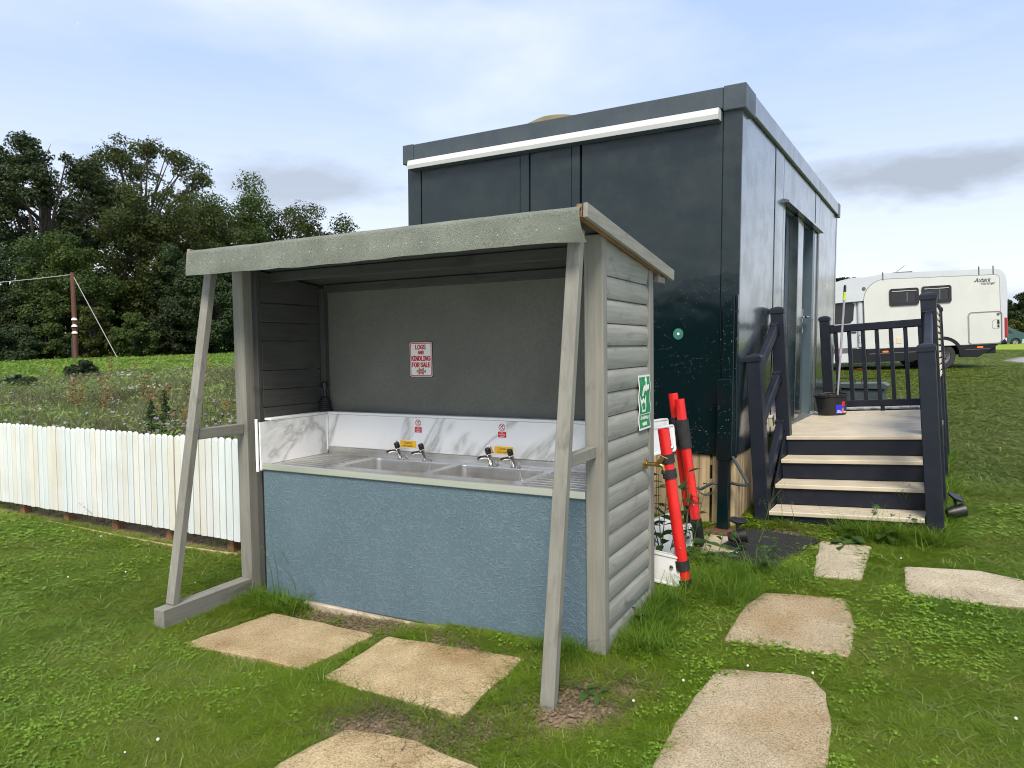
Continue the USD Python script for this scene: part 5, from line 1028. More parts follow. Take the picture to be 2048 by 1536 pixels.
def wheel(parent, x, y, r, w, out, rimm=M_rim):
    t = part(parent, 'wheel', lathe([(r * 0.62, -w / 2), (r * 0.93, -w / 2), (r, -w / 2 + 0.03), (r, w / 2 - 0.03), (r * 0.93, w / 2), (r * 0.62, w / 2), (r * 0.6, w / 2 - 0.02), (r * 0.6, -w / 2 + 0.02), (r * 0.62, -w / 2)], 36).apply_transform(trimesh.geometry.align_vectors([0, 0, 1], [0, out, 0])).apply_translation((x, y, r)), M_tyre, smooth=35)
    rm = lathe([(0, 0.0), (r * 0.18, 0.0), (r * 0.22, -0.02), (r * 0.44, -0.035), (r * 0.5, -0.01), (r * 0.56, 0.02), (r * 0.61, 0.022), (r * 0.61, -0.08), (0, -0.08)], 36)
    holes = [lathe([(0, -0.02), (r * 0.05, -0.018), (r * 0.05, -0.04), (0, -0.04)], 8, (r * 0.38 * math.cos(a), r * 0.38 * math.sin(a), 0.0)) for a in np.linspace(0, 2 * PI, 13)[:-1]]
    T = trimesh.geometry.align_vectors([0, 0, 1], [0, out, 0])
    part(t, 'rim', rm.apply_transform(T).apply_translation((x, y + out * (w / 2 - 0.045), r)), rimm, smooth=35)
    part(t, 'rim_hole', join(holes).apply_transform(T).apply_translation((x, y + out * (w / 2 - 0.032), r)), M_tyre)
    part(t, 'hub', lathe([(0, 0), (r * 0.17, 0), (r * 0.15, 0.03), (0, 0.04)], 14).apply_transform(T).apply_translation((x, y + out * (w / 2 - 0.045), r)), M_seam, smooth=40)
wheel(mh, 0.0, 0.16, 0.385, 0.25, -1); wheel(mh, 0.0, BWID - 0.16, 0.385, 0.25, 1); wheel(mh, -3.98, 0.25, 0.36, 0.23, -1); wheel(mh, -3.98, 1.9, 0.36, 0.23, 1)
og = G(1721, 741)
solo('orange_marker', 'small flat orange object lying on the grass beneath the motorhome', 'marker', jitter(join([bar(og + [-0.18, 0.0, 0.03], og + [0.05, 0.05, 0.05], 0.09, 0.05), bar(og + [0.0, 0.02, 0.03], og + [0.2, -0.04, 0.035], 0.07, 0.035)]), 0.03, 8), M_orange)
# ------------------------------------------------------------------ the distant car
cg = at(2031, 691, 57.0); cg[2] = float(gz(cg[0], cg[1]))
cz = EYE + 57.0 * (686 - 693.5) / F
cg[2] = cz
cr = thing('parked_car', 'dark green car with silver bumper parked far behind the motorhome', 'car', loc=cg, rz=-0.12)
sil = Polygon([(-3.3, 0.35), (-3.35, 1.0), (-3.2, 1.65), (-0.9, 1.72), (0.05, 1.30), (0.95, 1.02), (1.15, 0.7), (1.18, 0.4), (0.42, 0.3)] + arc(0, 0.32, 0.40, 0.40, 0, 180, 10) + [(-0.5, 0.28), (-2.3, 0.28)] + arc(-2.72, 0.32, 0.40, 0.40, 0, 180, 10))
cside = lambda p, th, y: prism(p, th, ((1, 0, 0), (0, 0, 1), (0, -1, 0), (0, y + th, 0)))
part(cr, 'body', cside(sil.buffer(0), 1.7, 0), M_cargreen)
part(cr, 'side_window', cside(Polygon([(-3.0, 1.12), (-0.15, 1.08), (-0.95, 1.58), (-2.95, 1.56)]), 0.02, -0.012), M_glass)
part(cr, 'windscreen', bar((-0.85, 0.85, 1.72), (0.06, 0.85, 1.315), 1.5, 0.02, bev=0.004), M_alum)
part(cr, 'bumper', cside(Polygon([(0.44, 0.28), (0.5, 0.62), (0.95, 0.72), (1.21, 0.66), (1.22, 0.36)]), 1.76, -0.03), M_silver)
part(cr, 'headlamp', cside(Polygon([(0.68, 0.78), (0.72, 0.92), (1.02, 0.93), (1.13, 0.74)]), 0.1, -0.02), M_alum)
wheel(cr, 0.0, 0.1, 0.325, 0.2, -1, M_alloy); wheel(cr, -2.72, 0.1, 0.325, 0.2, -1, M_alloy)

# ------------------------------------------------------------------ paving slabs in the lawn
SLABS = []
def slab(name, label, px, mat, dz=0.012, seed=0, group=None):
    P = np.array([G(*p) for p in px]); xy = Polygon(P[:, :2])
    xy = xy.buffer(-0.03).buffer(0.03, quad_segs=4)
    xy = shapely.segmentize(xy, 0.05)
    c = np.array(xy.exterior.coords)[:-1]
    if Polygon(c).exterior.is_ccw is False: c = c[::-1]
    w = meshkit.fbm(np.column_stack([c * 7, np.zeros(len(c)) + seed]), 3, seed) - 0.5
    ctr = c.mean(0); c = c + (c - ctr) / np.linalg.norm(c - ctr, axis=1, keepdims=True) * (w * 0.03)[:, None]
    pol = Polygon(c).buffer(0); SLABS.append(pol)
    b = pol.bounds; step = 0.045
    gx_, gy_ = np.meshgrid(np.arange(b[0], b[2], step), np.arange(b[1], b[3], step)); q = np.column_stack([gx_.ravel(), gy_.ravel()])
    q = q[shapely.contains_xy(pol.buffer(-0.028), q[:, 0], q[:, 1])]
    ring = np.array(pol.exterior.coords)[:-1]; inner = np.array(pol.buffer(-0.012).exterior.coords)[:-1]
    pts = np.vstack([ring, inner, q])
    from scipy.spatial import Delaunay
    tri = Delaunay(pts).simplices; ce = pts[tri].mean(1); tri = tri[shapely.contains_xy(pol, ce[:, 0], ce[:, 1])]
    n_ = np.cross(pts[tri[:, 1]] - pts[tri[:, 0]], pts[tri[:, 2]] - pts[tri[:, 0]]); tri[n_ < 0] = tri[n_ < 0][:, ::-1]
    pl_ = np.column_stack([P[:, :2], np.ones(len(P))]); co = np.linalg.lstsq(pl_, np.array([float(gz(*p[:2])) for p in P]), rcond=None)[0]
    z = pts @ co[:2] + co[2] + dz + (meshkit.fbm(np.column_stack([pts * 3, np.zeros(len(pts)) + seed]), 4, 31) - 0.5) * 0.012
    z[:len(ring)] -= 0.006
    v = np.column_stack([pts, z]); k = len(ring); low = np.column_stack([ring, z[:k] - 0.05]); N = len(v); v = np.vstack([v, low])
    j = np.arange(k); jn = (j + 1) % k
    f = np.vstack([tri, np.stack([j, N + j, N + jn], -1), np.stack([j, N + jn, jn], -1)])
    solo(name, label, 'paving slab', trimesh.Trimesh(v, f, process=False), mat, smooth=40, group=group, kind='thing')
gs_ = 'stepping slabs set in the lawn'
slab('stepping_slab', 'tan paving slab nearest the left leaning strut and ground beam', [(362, 1295), (547, 1232), (752, 1275), (602, 1346), (535, 1328)], M_slab_tan, 0.024, 1, gs_)
slab('stepping_slab', 'tan paving slab centred in front of the blue panel', [(640, 1362), (775, 1280), (1048, 1322), (925, 1442)], M_slab_tan, 0.024, 2, gs_)
slab('stepping_slab', 'tan paving slab with bare soil along its top edge, nearest the camera', [(560, 1532), (690, 1462), (830, 1489), (965, 1545), (860, 1650), (480, 1610)], M_slab_tan, 0.02, 3, gs_)
slab('stepping_slab', 'largest paving slab, grey and orange stained, at the near end of the path', [(1310, 1530), (1368, 1432), (1436, 1342), (1622, 1362), (1650, 1395), (1660, 1470), (1652, 1560), (1640, 1640), (1270, 1640)], M_slab_grey, 0.024, 4, gs_)
slab('stepping_slab', 'grey brown slab with white scratches between mat and largest slab', [(1446, 1288), (1490, 1216), (1528, 1192), (1694, 1203), (1712, 1262), (1697, 1322)], M_slab_grey, 0.024, 5, gs_)
slab('stepping_slab', 'small pale slab beside the black rubber mat', [(1640, 1088), (1745, 1099), (1722, 1165), (1626, 1160)], M_slab_pale, 0.026, 6, gs_)
slab('stepping_slab', 'long pale slab lying right of the small pale slab, out in the lawn', [(1808, 1139), (1960, 1150), (2090, 1176), (2110, 1232), (2040, 1222), (1815, 1197)], M_slab_pale, 0.026, 7, gs_)
slab('base_slab', 'pale concrete slab under the foot of the cabin corner leg', [(1385, 1100), (1415, 1066), (1490, 1070), (1478, 1108)], M_slab_pale, 0.008, 8)

# ------------------------------------------------------------------ rubber mat
mc = np.array([G(1503, 1064), G(1641, 1083), G(1624, 1163), G(1500, 1136)])
ma = mc[0]; mu, mv = mc[1] - mc[0], mc[3] - mc[0]
ml, mw_ = np.linalg.norm(mu), np.linalg.norm(mc[2] - mc[1])
mX, mY = unit(mu), unit(mc[2] - mc[1]); mN = unit(np.cross(mX, mY)) * -1 if np.cross(mX, mY)[2] < 0 else unit(np.cross(mX, mY))
mX = unit(mu); mY = unit(mY - mX * (mX @ mY)) 
rm = thing('rubber_mat', 'black ribbed rubber mat on the ground before the steps', 'mat', frame=(mX, mY, np.cross(mX, mY), ma + [0, 0, 0.012]))
sg = 1 if np.cross(mX, mY)[2] > 0 else -1
part(rm, 'base', cbox((0, 0, -0.01 * sg), (ml, mw_, 0.010 * sg), 0.002), M_black)
bumps = []
nx_, ny_ = int(ml / 0.024), int(mw_ / 0.034)
for i in range(nx_):
    for j in range(ny_):
        x, y = 0.012 + 0.024 * i, 0.017 + 0.034 * j + (0.017 if i % 2 else 0) 
        if y > mw_ - 0.015: continue
        b = cbox((x - 0.009, y - 0.014, 0.010 * sg), (x + 0.009, y + 0.014, 0.020 * sg), 0.004); bumps.append(b)
part(rm, 'rib_pattern', join(bumps), M_black, kind='stuff')
MATPOLY = Polygon([(ma + mX * a + mY * b)[:2] for a, b in ((0, 0), (ml, 0), (ml, mw_), (0, mw_))])

# ------------------------------------------------------------------ solar garden lights
def solar(loc, rz, label, tilt):
    t = thing('solar_spotlight', label, 'garden light', loc=loc, rz=rz, group='black solar spotlights by the steps')
    part(t, 'spike', tube([(0, 0, -0.05), (0, 0, 0.09)], [0.006, 0.011], 8), M_blackp)
    part(t, 'bracket', tube([(0, 0, 0.08), (0, -0.02, 0.13), (0, 0.0, 0.2), (0.0, 0.01, 0.225)], 0.011, 8), M_blackp, smooth=40)
    hd_ = lathe([(0, -0.07), (0.03, -0.07), (0.045, -0.03), (0.056, 0.06), (0.05, 0.065), (0.046, 0.05), (0, 0.05)], 24)
    hd_.apply_transform(trimesh.geometry.align_vectors([0, 0, 1], unit([0.92, -0.25, 0.18]))); hd_.apply_translation((0.0, -0.01, 0.125))
    part(t, 'lamp_head', hd_, M_blackp, smooth=35)
    pn = lathe([(0, -0.008), (0.05, -0.008), (0.062, 0.0), (0.064, 0.010), (0.058, 0.014), (0.055, 0.011), (0, 0.011)], 28); pn.apply_transform(trimesh.geometry.align_vectors([0, 0, 1], unit(tilt))); pn.apply_translation((0, 0.0, 0.235))
    part(t, 'solar_panel', pn, M_blackp, smooth=35)
solar(G(1474, 1106), 0.0, 'black solar spotlight left of the steps beside the corner leg', (0.06, -0.10, 1))
solar(G(1909, 1054), 0.2, 'black solar spotlight in long grass right of the steps', (0.30, -0.45, 1))

# gravel pitch far right
gp = [onground(*((at(px, py, d_))[:2]), 0.012) for px, py, d_ in ((2006, 716, 26), (2030, 709, 29), (2120, 708, 31), (2200, 722, 27), (2080, 733, 23.5), (2020, 722, 24.5))]
solo('gravel_pitch', None, None, (lambda P: trimesh.Trimesh(np.vstack([P.mean(0)[None], P]), [[0, i + 1, (i + 1) % len(P) + 1] for i in range(len(P))], process=False))(np.array(gp)[::-1] + [0, 0, 0.01]), M_grit, kind='structure')

# ------------------------------------------------------------------ vegetation: blades, tufts and leaves
def blade(n, h, w, lean, curve, r, base=0.0, seg=3):
    """n grass blades rooted within radius 'base': tapering strips that bend over."""
    th = r.uniform(0, 2 * PI, n); rr = base * np.sqrt(r.random(n)); ph = r.uniform(0, 2 * PI, n)
    hh = h * r.uniform(0.6, 1.15, n); ww = w * r.uniform(0.7, 1.2, n); le = lean * r.uniform(0.2, 1.3, n); cu = curve * r.uniform(0.3, 1.4, n)
    x0, y0 = rr * np.cos(th), rr * np.sin(th); dx, dy = np.cos(ph), np.sin(ph); sx, sy = -dy, dx
    vs = []; t = np.linspace(0, 1, seg + 1)
    for k in range(seg + 1):
        s = t[k]; out = (le * s + cu * s * s) * hh; up = hh * (s - 0.35 * np.minimum(cu, 1.4) * s * s)
        wid = ww * (1 - s ** 1.6) * 0.5
        c = np.stack([x0 + dx * out, y0 + dy * out, up], -1)
        if k < seg: vs += [c + np.stack([sx * wid, sy * wid, 0 * wid], -1), c - np.stack([sx * wid, sy * wid, 0 * wid], -1)]
        else: vs.append(c)
    V = np.stack(vs, 1); m = V.shape[1]; f = []
    for k in range(seg - 1): a = 2 * k; f += [[a, a + 1, a + 3], [a, a + 3, a + 2]]
    f.append([2 * (seg - 1), 2 * (seg - 1) + 1, 2 * seg])
    Fc = (np.array(f)[None] + (np.arange(n) * m)[:, None, None]).reshape(-1, 3)
    return trimesh.Trimesh(V.reshape(-1, 3), Fc, process=False)
def leafcloud(P, N, size, r, aspect=0.55, fold=0.25, jit=0.9):
    """One folded diamond leaf at each point, facing about along N."""
    n = len(P); N = N + r.normal(0, jit, (n, 3)); N /= np.linalg.norm(N, axis=1, keepdims=True)
    T = np.cross(N, r.normal(0, 1, (n, 3))); T /= np.linalg.norm(T, axis=1, keepdims=True); Bn = np.cross(N, T)
    s = size * r.uniform(0.6, 1.3, (n, 1))
    V = np.stack([P - T * s * 0.5, P + Bn * s * aspect * 0.5 + N * s * fold * 0.4, P + T * s * 0.5, P - Bn * s * aspect * 0.5 + N * s * fold * 0.4], 1)
    Fc = (np.array([[0, 1, 2], [0, 2, 3]])[None] + (np.arange(n) * 4)[:, None, None]).reshape(-1, 3)
    return trimesh.Trimesh(V.reshape(-1, 3), Fc, process=False)
def scatter(name, protos, pos, idx, scale, yaw, kind='stuff', tilt=None, parent='/World', meta=None):
    """A PointInstancer: protos [(mesh, material)]."""
    p = numbered(parent, name); pi = UsdGeom.PointInstancer.Define(stage, p); rel = pi.CreatePrototypesRel()
    for k, (m, mat) in enumerate(protos):
        q = '%s/tuft_%03d' % (p, k); usdkit.mesh(stage, q, m, mat); rel.AddTarget(q)
    pi.CreateProtoIndicesAttr(Vt.IntArray.FromNumpy(np.asarray(idx, np.int32))); pi.CreatePositionsAttr(Vt.Vec3fArray.FromNumpy(np.asarray(pos, np.float32)))
    s = np.asarray(scale, np.float32); s = np.repeat(s[:, None], 3, 1) if s.ndim == 1 else s
    pi.CreateScalesAttr(Vt.Vec3fArray.FromNumpy(s))
    h = np.asarray(yaw) / 2; qs = np.zeros((len(h), 4), np.float32); qs[:, 2], qs[:, 3] = np.sin(h), np.cos(h)
    if tilt is not None:
        hx = np.asarray(tilt) / 2; c, s2 = np.cos(hx), np.sin(hx); qs = np.stack([np.cos(h) * s2, np.sin(h) * s2, np.sin(h) * c, np.cos(h) * c], -1)
    pi.CreateOrientationsAttr(Vt.QuathArray.FromNumpy(qs.astype(np.float16)))
    tag(pi, kind=kind, **(meta or {}))
    return p
g = np.random.default_rng(77)
SHELTER = Polygon([S(x, y, 0)[:2] for x, y in ((-2.62, 0.0), (0.01, 0.0), (0.01, 0.84), (-2.62, 0.84))])
CABIN = Polygon([B(x, y, 0)[:2] for x, y in ((-3.4, 0.04), (-0.03, 0.04), (-0.03, 5.75), (-3.4, 5.75))])
STEPS = Polygon([D(x, y, 0)[:2] for x, y in ((-0.02, 0.02), (1.14, 0.02), (1.24, 0.8), (1.24, 3.72), (-0.02, 3.72))])
BEAM = Polygon([S(x, y, 0)[:2] for x, y in ((-2.6, -0.66), (-2.51, -0.66), (-2.51, 0.0), (-2.6, 0.0))])
KERBZ = Polygon([S(x, y, 0)[:2] for x, y in ((-1.98, -0.085), (-0.95, -0.085), (-0.95, 0.02), (-1.98, 0.02))])
FEET = unary_union([KERBZ, Point(S(-0.062, -0.56, 0)[:2]).buffer(0.04), MATPOLY, BEAM])
def fence_side(x, y):
    """Positive beyond the picket fence, which ends behind the shelter."""
    return np.where(np.asarray(x) > -1.4, -1.0, (x - FA[0]) * fy[0] + (y - FA[1]) * fy[1])
solid = unary_union([SHELTER, CABIN, STEPS, FEET, MATPOLY.buffer(0.03)] + [s.buffer(-0.012 if s.centroid.y < 3.9 else 0.03) for s in SLABS])
near_slab = unary_union(SLABS)
def region(n, r0, r1, a0=-40, a1=40.5, pw=1.0):
    rr = np.sqrt(g.uniform(r0 ** 2, r1 ** 2, n)) if pw == 1 else r0 * (r1 / r0) ** g.random(n)
    aa = np.radians(g.uniform(a0, a1, n)); x, y = rr * np.sin(aa), rr * np.cos(aa)
    return x, y
def keep_lawn(x, y, s=True):
    k = ~shapely.contains_xy(solid, x, y) & (fence_side(x, y) < -0.10)
    if s: k &= g.random(len(x)) > soilness(x, y) * 1.05
    # nothing grows where the shelter or the cabin hides it
    hid = (x / np.maximum(y, 0.1) > -0.34) & (x / np.maximum(y, 0.1) < 0.16) & (y > 4.9)
    return k & ~hid
short = [(blade(30, 0.047, 0.0058, 1.05, 1.35, np.random.default_rng(k), 0.055), M_lawn) for k in range(6)]
def cloverm(k):
    r = np.random.default_rng(50 + k); n = 16; P = np.stack([r.normal(0, 0.03, n), r.normal(0, 0.03, n), r.uniform(0.018, 0.036, n)], -1)
    q = []
    for a in (0, 2.1, 4.2): q.append(leafcloud(P + np.stack([0.006 * np.cos(a + P[:, 0] * 90), 0.006 * np.sin(a + P[:, 0] * 90), 0 * P[:, 0]], -1), np.tile([0, 0, 1.0], (n, 1)), 0.013, r, 0.85, 0.2, 0.25))
    return join(q)
clov = [(cloverm(k), M_clover) for k in range(3)]
dryt = [(blade(9, 0.045, 0.003, 1.6, 0.9, np.random.default_rng(90 + k), 0.05), M_dry) for k in range(2)]
x, y = region(46000, 1.75, 8.2)
dens = np.clip(3.9 / np.hypot(x, y), 0.25, 1.0); k = keep_lawn(x, y) & (g.random(len(x)) < dens); x, y = x[k], y[k]
r_xy = np.hypot(x, y); clump = meshkit.fbm(np.stack([x * 3.1, y * 3.1, 0 * x], -1), 4, 61); cl2 = meshkit.fbm(np.stack([x * 1.1, y * 1.1, 0 * x], -1), 3, 71)
sc_ = (0.62 + 0.75 * clump) * np.clip(0.9 + (r_xy - 3) * 0.10, 0.9, 1.45)
idx = g.integers(0, 6, len(x)); cv = g.random(len(x)) < np.clip((cl2 - 0.5) * 0.9 + 0.06, 0, 0.18); idx[cv] = g.integers(6, 9, cv.sum())
dr = g.random(len(x)) < np.clip((0.46 - cl2) * 1.0 + 0.06, 0.02, 0.25); idx[dr] = g.integers(9, 11, dr.sum())
scatter('lawn_grass', short + clov + dryt, np.stack([x, y, gz(x, y) - 0.004], -1), idx, np.stack([sc_ * np.clip(0.9 + (r_xy - 3) * 0.12, 0.9, 1.6), sc_ * np.clip(0.9 + (r_xy - 3) * 0.12, 0.9, 1.6), sc_], -1), g.uniform(0, 2 * PI, len(x)))
x, y = region(9000, 1.75, 8.5); k = keep_lawn(x, y) & (g.random(len(x)) < np.clip(4.2 / np.hypot(x, y), 0.3, 1)); x, y = x[k], y[k]; r_xy = np.hypot(x, y)
scatter('pale_lawn_grass', [(blade(9, 0.052, 0.0062, 1.1, 1.1, np.random.default_rng(110 + k), 0.06), M_lawnlight) for k in range(4)], np.stack([x, y, gz(x, y) - 0.002], -1), g.integers(0, 4, len(x)), g.uniform(0.7, 1.15, len(x)) * np.clip(0.9 + (r_xy - 3) * 0.1, 0.9, 1.5), g.uniform(0, 2 * PI, len(x)))
# farther lawn and the pitch on the right: bigger, sparser tufts
far = [(blade(34, 0.06, 0.012, 0.9, 1.0, np.random.default_rng(120 + k), 0.16, 2), M_lawnfar) for k in range(4)]
x, y = region(42000, 7.8, 48, 12, 42, 0); k = keep_lawn(x, y, False) & ~shapely.contains_xy(Polygon(np.array(gp)[:, :2]).buffer(0.2), x, y); x, y = x[k], y[k]; r_xy = np.hypot(x, y)
scatter('pitch_grass', far, np.stack([x, y, gz(x, y) - 0.006], -1), g.integers(0, 4, len(x)), np.stack([0.8 + r_xy * 0.075] * 2 + [0.5 + r_xy * 0.022], -1) * g.uniform(0.7, 1.2, (len(x), 1)), g.uniform(0, 2 * PI, len(x)))
# long tufts against posts, walls, slabs and steps
longb = [(blade(30, 0.17, 0.0042, 0.5, 0.9, np.random.default_rng(140 + k), 0.05, 5), M_long) for k in range(4)]
midb = [(blade(34, 0.095, 0.0038, 0.7, 0.9, np.random.default_rng(150 + k), 0.05, 4), M_long) for k in range(4)]
def along(a, b, n, w, lo, hi):
    t = g.random(n); o = np.abs(g.normal(0, w, n)); a, b = np.asarray(a)[:2], np.asarray(b)[:2]; d = (b - a) / np.linalg.norm(b - a); nn = np.array([d[1], -d[0]])
    p = a + t[:, None] * (b - a) + o[:, None] * nn; return p, g.uniform(lo, hi, n)
LP, LS = [], []
for a, b, n, w, lo, hi in (
        (S(0.03, 0.86, 0), S(0.03, 0.08, 0), -90, 0.10, 0.6, 1.25), (S(-2.46, -0.02, 0), S(-2.0, -0.02, 0), 46, 0.09, 0.6, 1.35), (S(-1.95, -0.02, 0), S(-1.2, -0.02, 0), 14, 0.05, 0.25, 0.5), (S(-0.40, -0.01, 0), S(-0.06, -0.01, 0), 28, 0.08, 0.5, 0.95),
        (S(-2.50, -0.62, 0), S(-2.50, -0.02, 0), 34, 0.10, 0.3, 0.6), (S(-2.66, -0.7, 0), S(-2.4, -0.7, 0), 16, 0.06, 0.3, 0.5),
        (D(0.55, -0.02, 0), D(1.3, -0.02, 0), 150, 0.12, 0.7, 1.5), (D(1.26, 0.0, 0), D(1.26, 1.6, 0), -150, 0.14, 0.7, 1.5), (D(0.10, 0.0, 0), D(0.5, 0.0, 0), 6, 0.03, 0.5, 0.9), (D(1.26, 1.6, 0), D(1.26, 3.8, 0), -120, 0.18, 0.8, 1.5),
        (bA, bA + np.array([0.35, 0.2, 0]), 120, 0.2, 0.5, 1.0), (bA + np.array([-0.15, 0.0, 0]), bA + np.array([0.55, 0.55, 0]), 110, 0.25, 0.6, 1.2), (FA, FB, -60, 0.04, 0.2, 0.5), (bA + np.array([0.25, 0.55, 0]), G(1480, 1150), 60, 0.12, 0.4, 0.8)):
    p, s = along(a, b, abs(n), w, lo, hi)
    if n < 0:
        a2, b2 = np.asarray(a)[:2], np.asarray(b)[:2]; d = (b2 - a2) / np.linalg.norm(b2 - a2); nn = np.array([d[1], -d[0]]); off = (p - a2) @ nn; p = p - 2 * off[:, None] * nn * (0 if False else 1)
    LP.append(p); LS.append(s)
for s_ in SLABS[:7]:
    L_ = s_.exterior.length; q = np.array([np.array(s_.exterior.interpolate(t).coords[0]) for t in g.uniform(0, L_, int(L_ * 30))]); q = q + g.normal(0, 0.022, q.shape)
    LP.append(q); LS.append(g.uniform(0.18, 0.42, len(q)))
LP, LS = np.vstack(LP), np.concatenate(LS)
hard = unary_union([KERBZ, SHELTER.buffer(-0.005), CABIN, STEPS.buffer(-0.01), MATPOLY.buffer(0.03)] + [s.buffer(-0.004 if s.centroid.y < 3.9 else 0.03) for s in SLABS])
k = ~shapely.contains_xy(hard, LP[:, 0], LP[:, 1]) & (g.random(len(LP)) > soilness(LP[:, 0], LP[:, 1]) * 0.85) & (fence_side(LP[:, 0], LP[:, 1]) < 0.03); LP, LS = LP[k], LS[k]
scatter('long_grass', longb + midb, np.column_stack([LP, gz(LP[:, 0], LP[:, 1]) - 0.005]), g.integers(0, 8, len(LP)), LS, g.uniform(0, 2 * PI, len(LP)))
# dry straw and soil crumbs over the bare places
SP = []
for (c, (ra, rb), a, s) in SOIL:
    n = int(900 * s * min(1, ra * rb * 40) + 60); t = g.uniform(0, 2 * PI, n); q = np.sqrt(g.random(n)) * 1.15; u, v = ra * q * np.cos(t), rb * q * np.sin(t)
    SP.append(np.stack([c[0] + u * math.cos(a) - v * math.sin(a), c[1] + u * math.sin(a) + v * math.cos(a)], -1))
SP = np.vstack(SP); SP = SP[~shapely.contains_xy(unary_union([SHELTER, CABIN, STEPS]), SP[:, 0], SP[:, 1])]
def clod(k): m = trimesh.creation.icosphere(1, 0.008); return jitter(trimesh.Trimesh(m.vertices * [1.2, 1, 0.7], m.faces, process=False), 0.012, 90, k)
on_s = shapely.contains_xy(near_slab, SP[:, 0], SP[:, 1])
scatter('soil_crumbs', [(clod(k), M_soil) for k in range(5)], np.column_stack([SP, gz(SP[:, 0], SP[:, 1]) + np.where(on_s, 0.016, 0.004)]), g.integers(0, 5, len(SP)), g.uniform(0.25, 1.15, len(SP)) * np.where(on_s, 0.4, 1), g.uniform(0, 2 * PI, len(SP)))
q = SP[g.random(len(SP)) < 0.045]
scatter('dry_grass', [(blade(9, 0.05, 0.0026, 2.6, 0.6, np.random.default_rng(170 + k), 0.04), M_dry) for k in range(3)], np.column_stack([q, gz(q[:, 0], q[:, 1])]), g.integers(0, 3, len(q)), g.uniform(0.6, 1.3, len(q)), g.uniform(0, 2 * PI, len(q)))
# clover blooms
def bloomm():
    m = trimesh.creation.icosphere(2, 0.009); m = jitter(m, 0.006, 200); m.apply_translation((0, 0, 0.045)); return m
x, y = region(1500, 2.0, 11); k = keep_lawn(x, y) & (meshkit.fbm(np.stack([x * 0.9, y * 0.9, 0 * x], -1), 3, 71) > 0.44) & (g.random(len(x)) < 0.22); x, y = x[k], y[k]
scatter('clover_blooms', [(bloomm(), M_bloom)], np.stack([x, y, gz(x, y)], -1), np.zeros(len(x)), g.uniform(0.4, 0.75, len(x)), g.uniform(0, 2 * PI, len(x)))

# ------------------------------------------------------------------ the meadow beyond the fence
def meadow_tuft(k): return blade(34, 0.62, 0.009, 0.3, 0.6, np.random.default_rng(200 + k), 0.13, 4)
def seed_stalk(k):
    r = np.random.default_rng(230 + k); ms = []
    for i in range(14):
        a = r.uniform(0, 2 * PI); h = r.uniform(0.55, 0.85); o = r.normal(0, 0.08, 2); b = r.uniform(0.15, 0.4)
        pts = [(o[0] + b * s * s * math.cos(a), o[1] + b * s * s * math.sin(a), h * (s - 0.18 * s ** 3)) for s in np.linspace(0, 1, 6)]
        ms.append(tube(pts, [0.0012] * 4 + [0.0036, 0.0015], 4, False))
    return join(ms)
def thistle_st(k): 
    r = np.random.default_rng(250 + k); ms, hs = [], []
    for i in range(5):
        o = r.normal(0, 0.12, 2); h = r.uniform(0.55, 0.9); ms.append(tube([(o[0], o[1], 0), (o[0] + r.normal(0, 0.03), o[1], h)], 0.006, 4, False))
        for j in range(r.integers(1, 4)): hs.append(jitter(trimesh.creation.icosphere(1, 0.017), 0.013, 60, i * 7 + j).apply_translation((o[0] + r.normal(0, 0.04), o[1] + r.normal(0, 0.04), h + r.uniform(-0.06, 0.05))))
        P = np.stack([o[0] + r.normal(0, 0.05, 14), o[1] + r.normal(0, 0.05, 14), r.uniform(0.1, h, 14)], -1); ms.append(leafcloud(P, np.tile([0, 0, 0.5], (14, 1)), 0.11, r, 0.25))
    return join(ms), join(hs)
th = [thistle_st(k) for k in range(3)]
def dock(k):
    r = np.random.default_rng(270 + k); P = np.stack([r.normal(0, 0.035, 110), r.normal(0, 0.035, 110), 0.25 + r.beta(2, 1.6, 110) * 0.6], -1); return leafcloud(P, r.normal(0, 1, (110, 3)), 0.035, r, 0.7)
def umbel(k):
    r = np.random.default_rng(290 + k); P = np.stack([r.normal(0, 0.06, 26), r.normal(0, 0.06, 26), 0.75 + r.normal(0, 0.02, 26)], -1); return leafcloud(P, np.tile([0, 0, 1.0], (26, 1)), 0.03, r, 0.9)
def leafy(k):
    r = np.random.default_rng(310 + k); n = 120; P = np.stack([r.normal(0, 0.14, n), r.normal(0, 0.14, n), r.uniform(0.1, 0.6, n)], -1); return leafcloud(P, np.tile([0, 0, 0.8], (n, 1)), 0.09, r, 0.4)
def meadow_pts(n, r0, r1, pw=0):
    x, y = region(n, r0, r1, -47, -16, pw); k = (fence_side(x, y) > 0.62) & ~shapely.contains_xy(SHELTER.buffer(0.15), x, y); return x[k], y[k]
x, y = meadow_pts(15000, 5.6, 34)
nz = meshkit.fbm(np.stack([x * 0.35, y * 0.35, 0 * x], -1), 3, 81); nz2 = meshkit.fbm(np.stack([x * 0.8, y * 0.8, 0 * x], -1), 3, 82); r_xy = np.hypot(x, y)
idx = g.integers(0, 4, len(x)); u = g.random(len(x))
lf = (u < 0.09) & (fence_side(x, y) > 0.6); idx[lf] = g.integers(10, 13, lf.sum())
k = (u > 0.50) & (u < 0.50 + np.clip((nz2 - 0.44) * 2.2, 0.02, 0.45)) & (fence_side(x, y) > 0.95); idx[k] = g.integers(4, 6, k.sum())
hgt = (0.80 + 0.55 * nz) * np.clip(1.0 - (r_xy - 16) * 0.022, 0.5, 1.0) * g.uniform(0.75, 1.15, len(x)); hgt = hgt * np.where(np.abs(fence_side(x, y)) < 0.8, 1.05, 1)
wid = 0.62 + np.maximum(r_xy - 9, 0) * 0.06
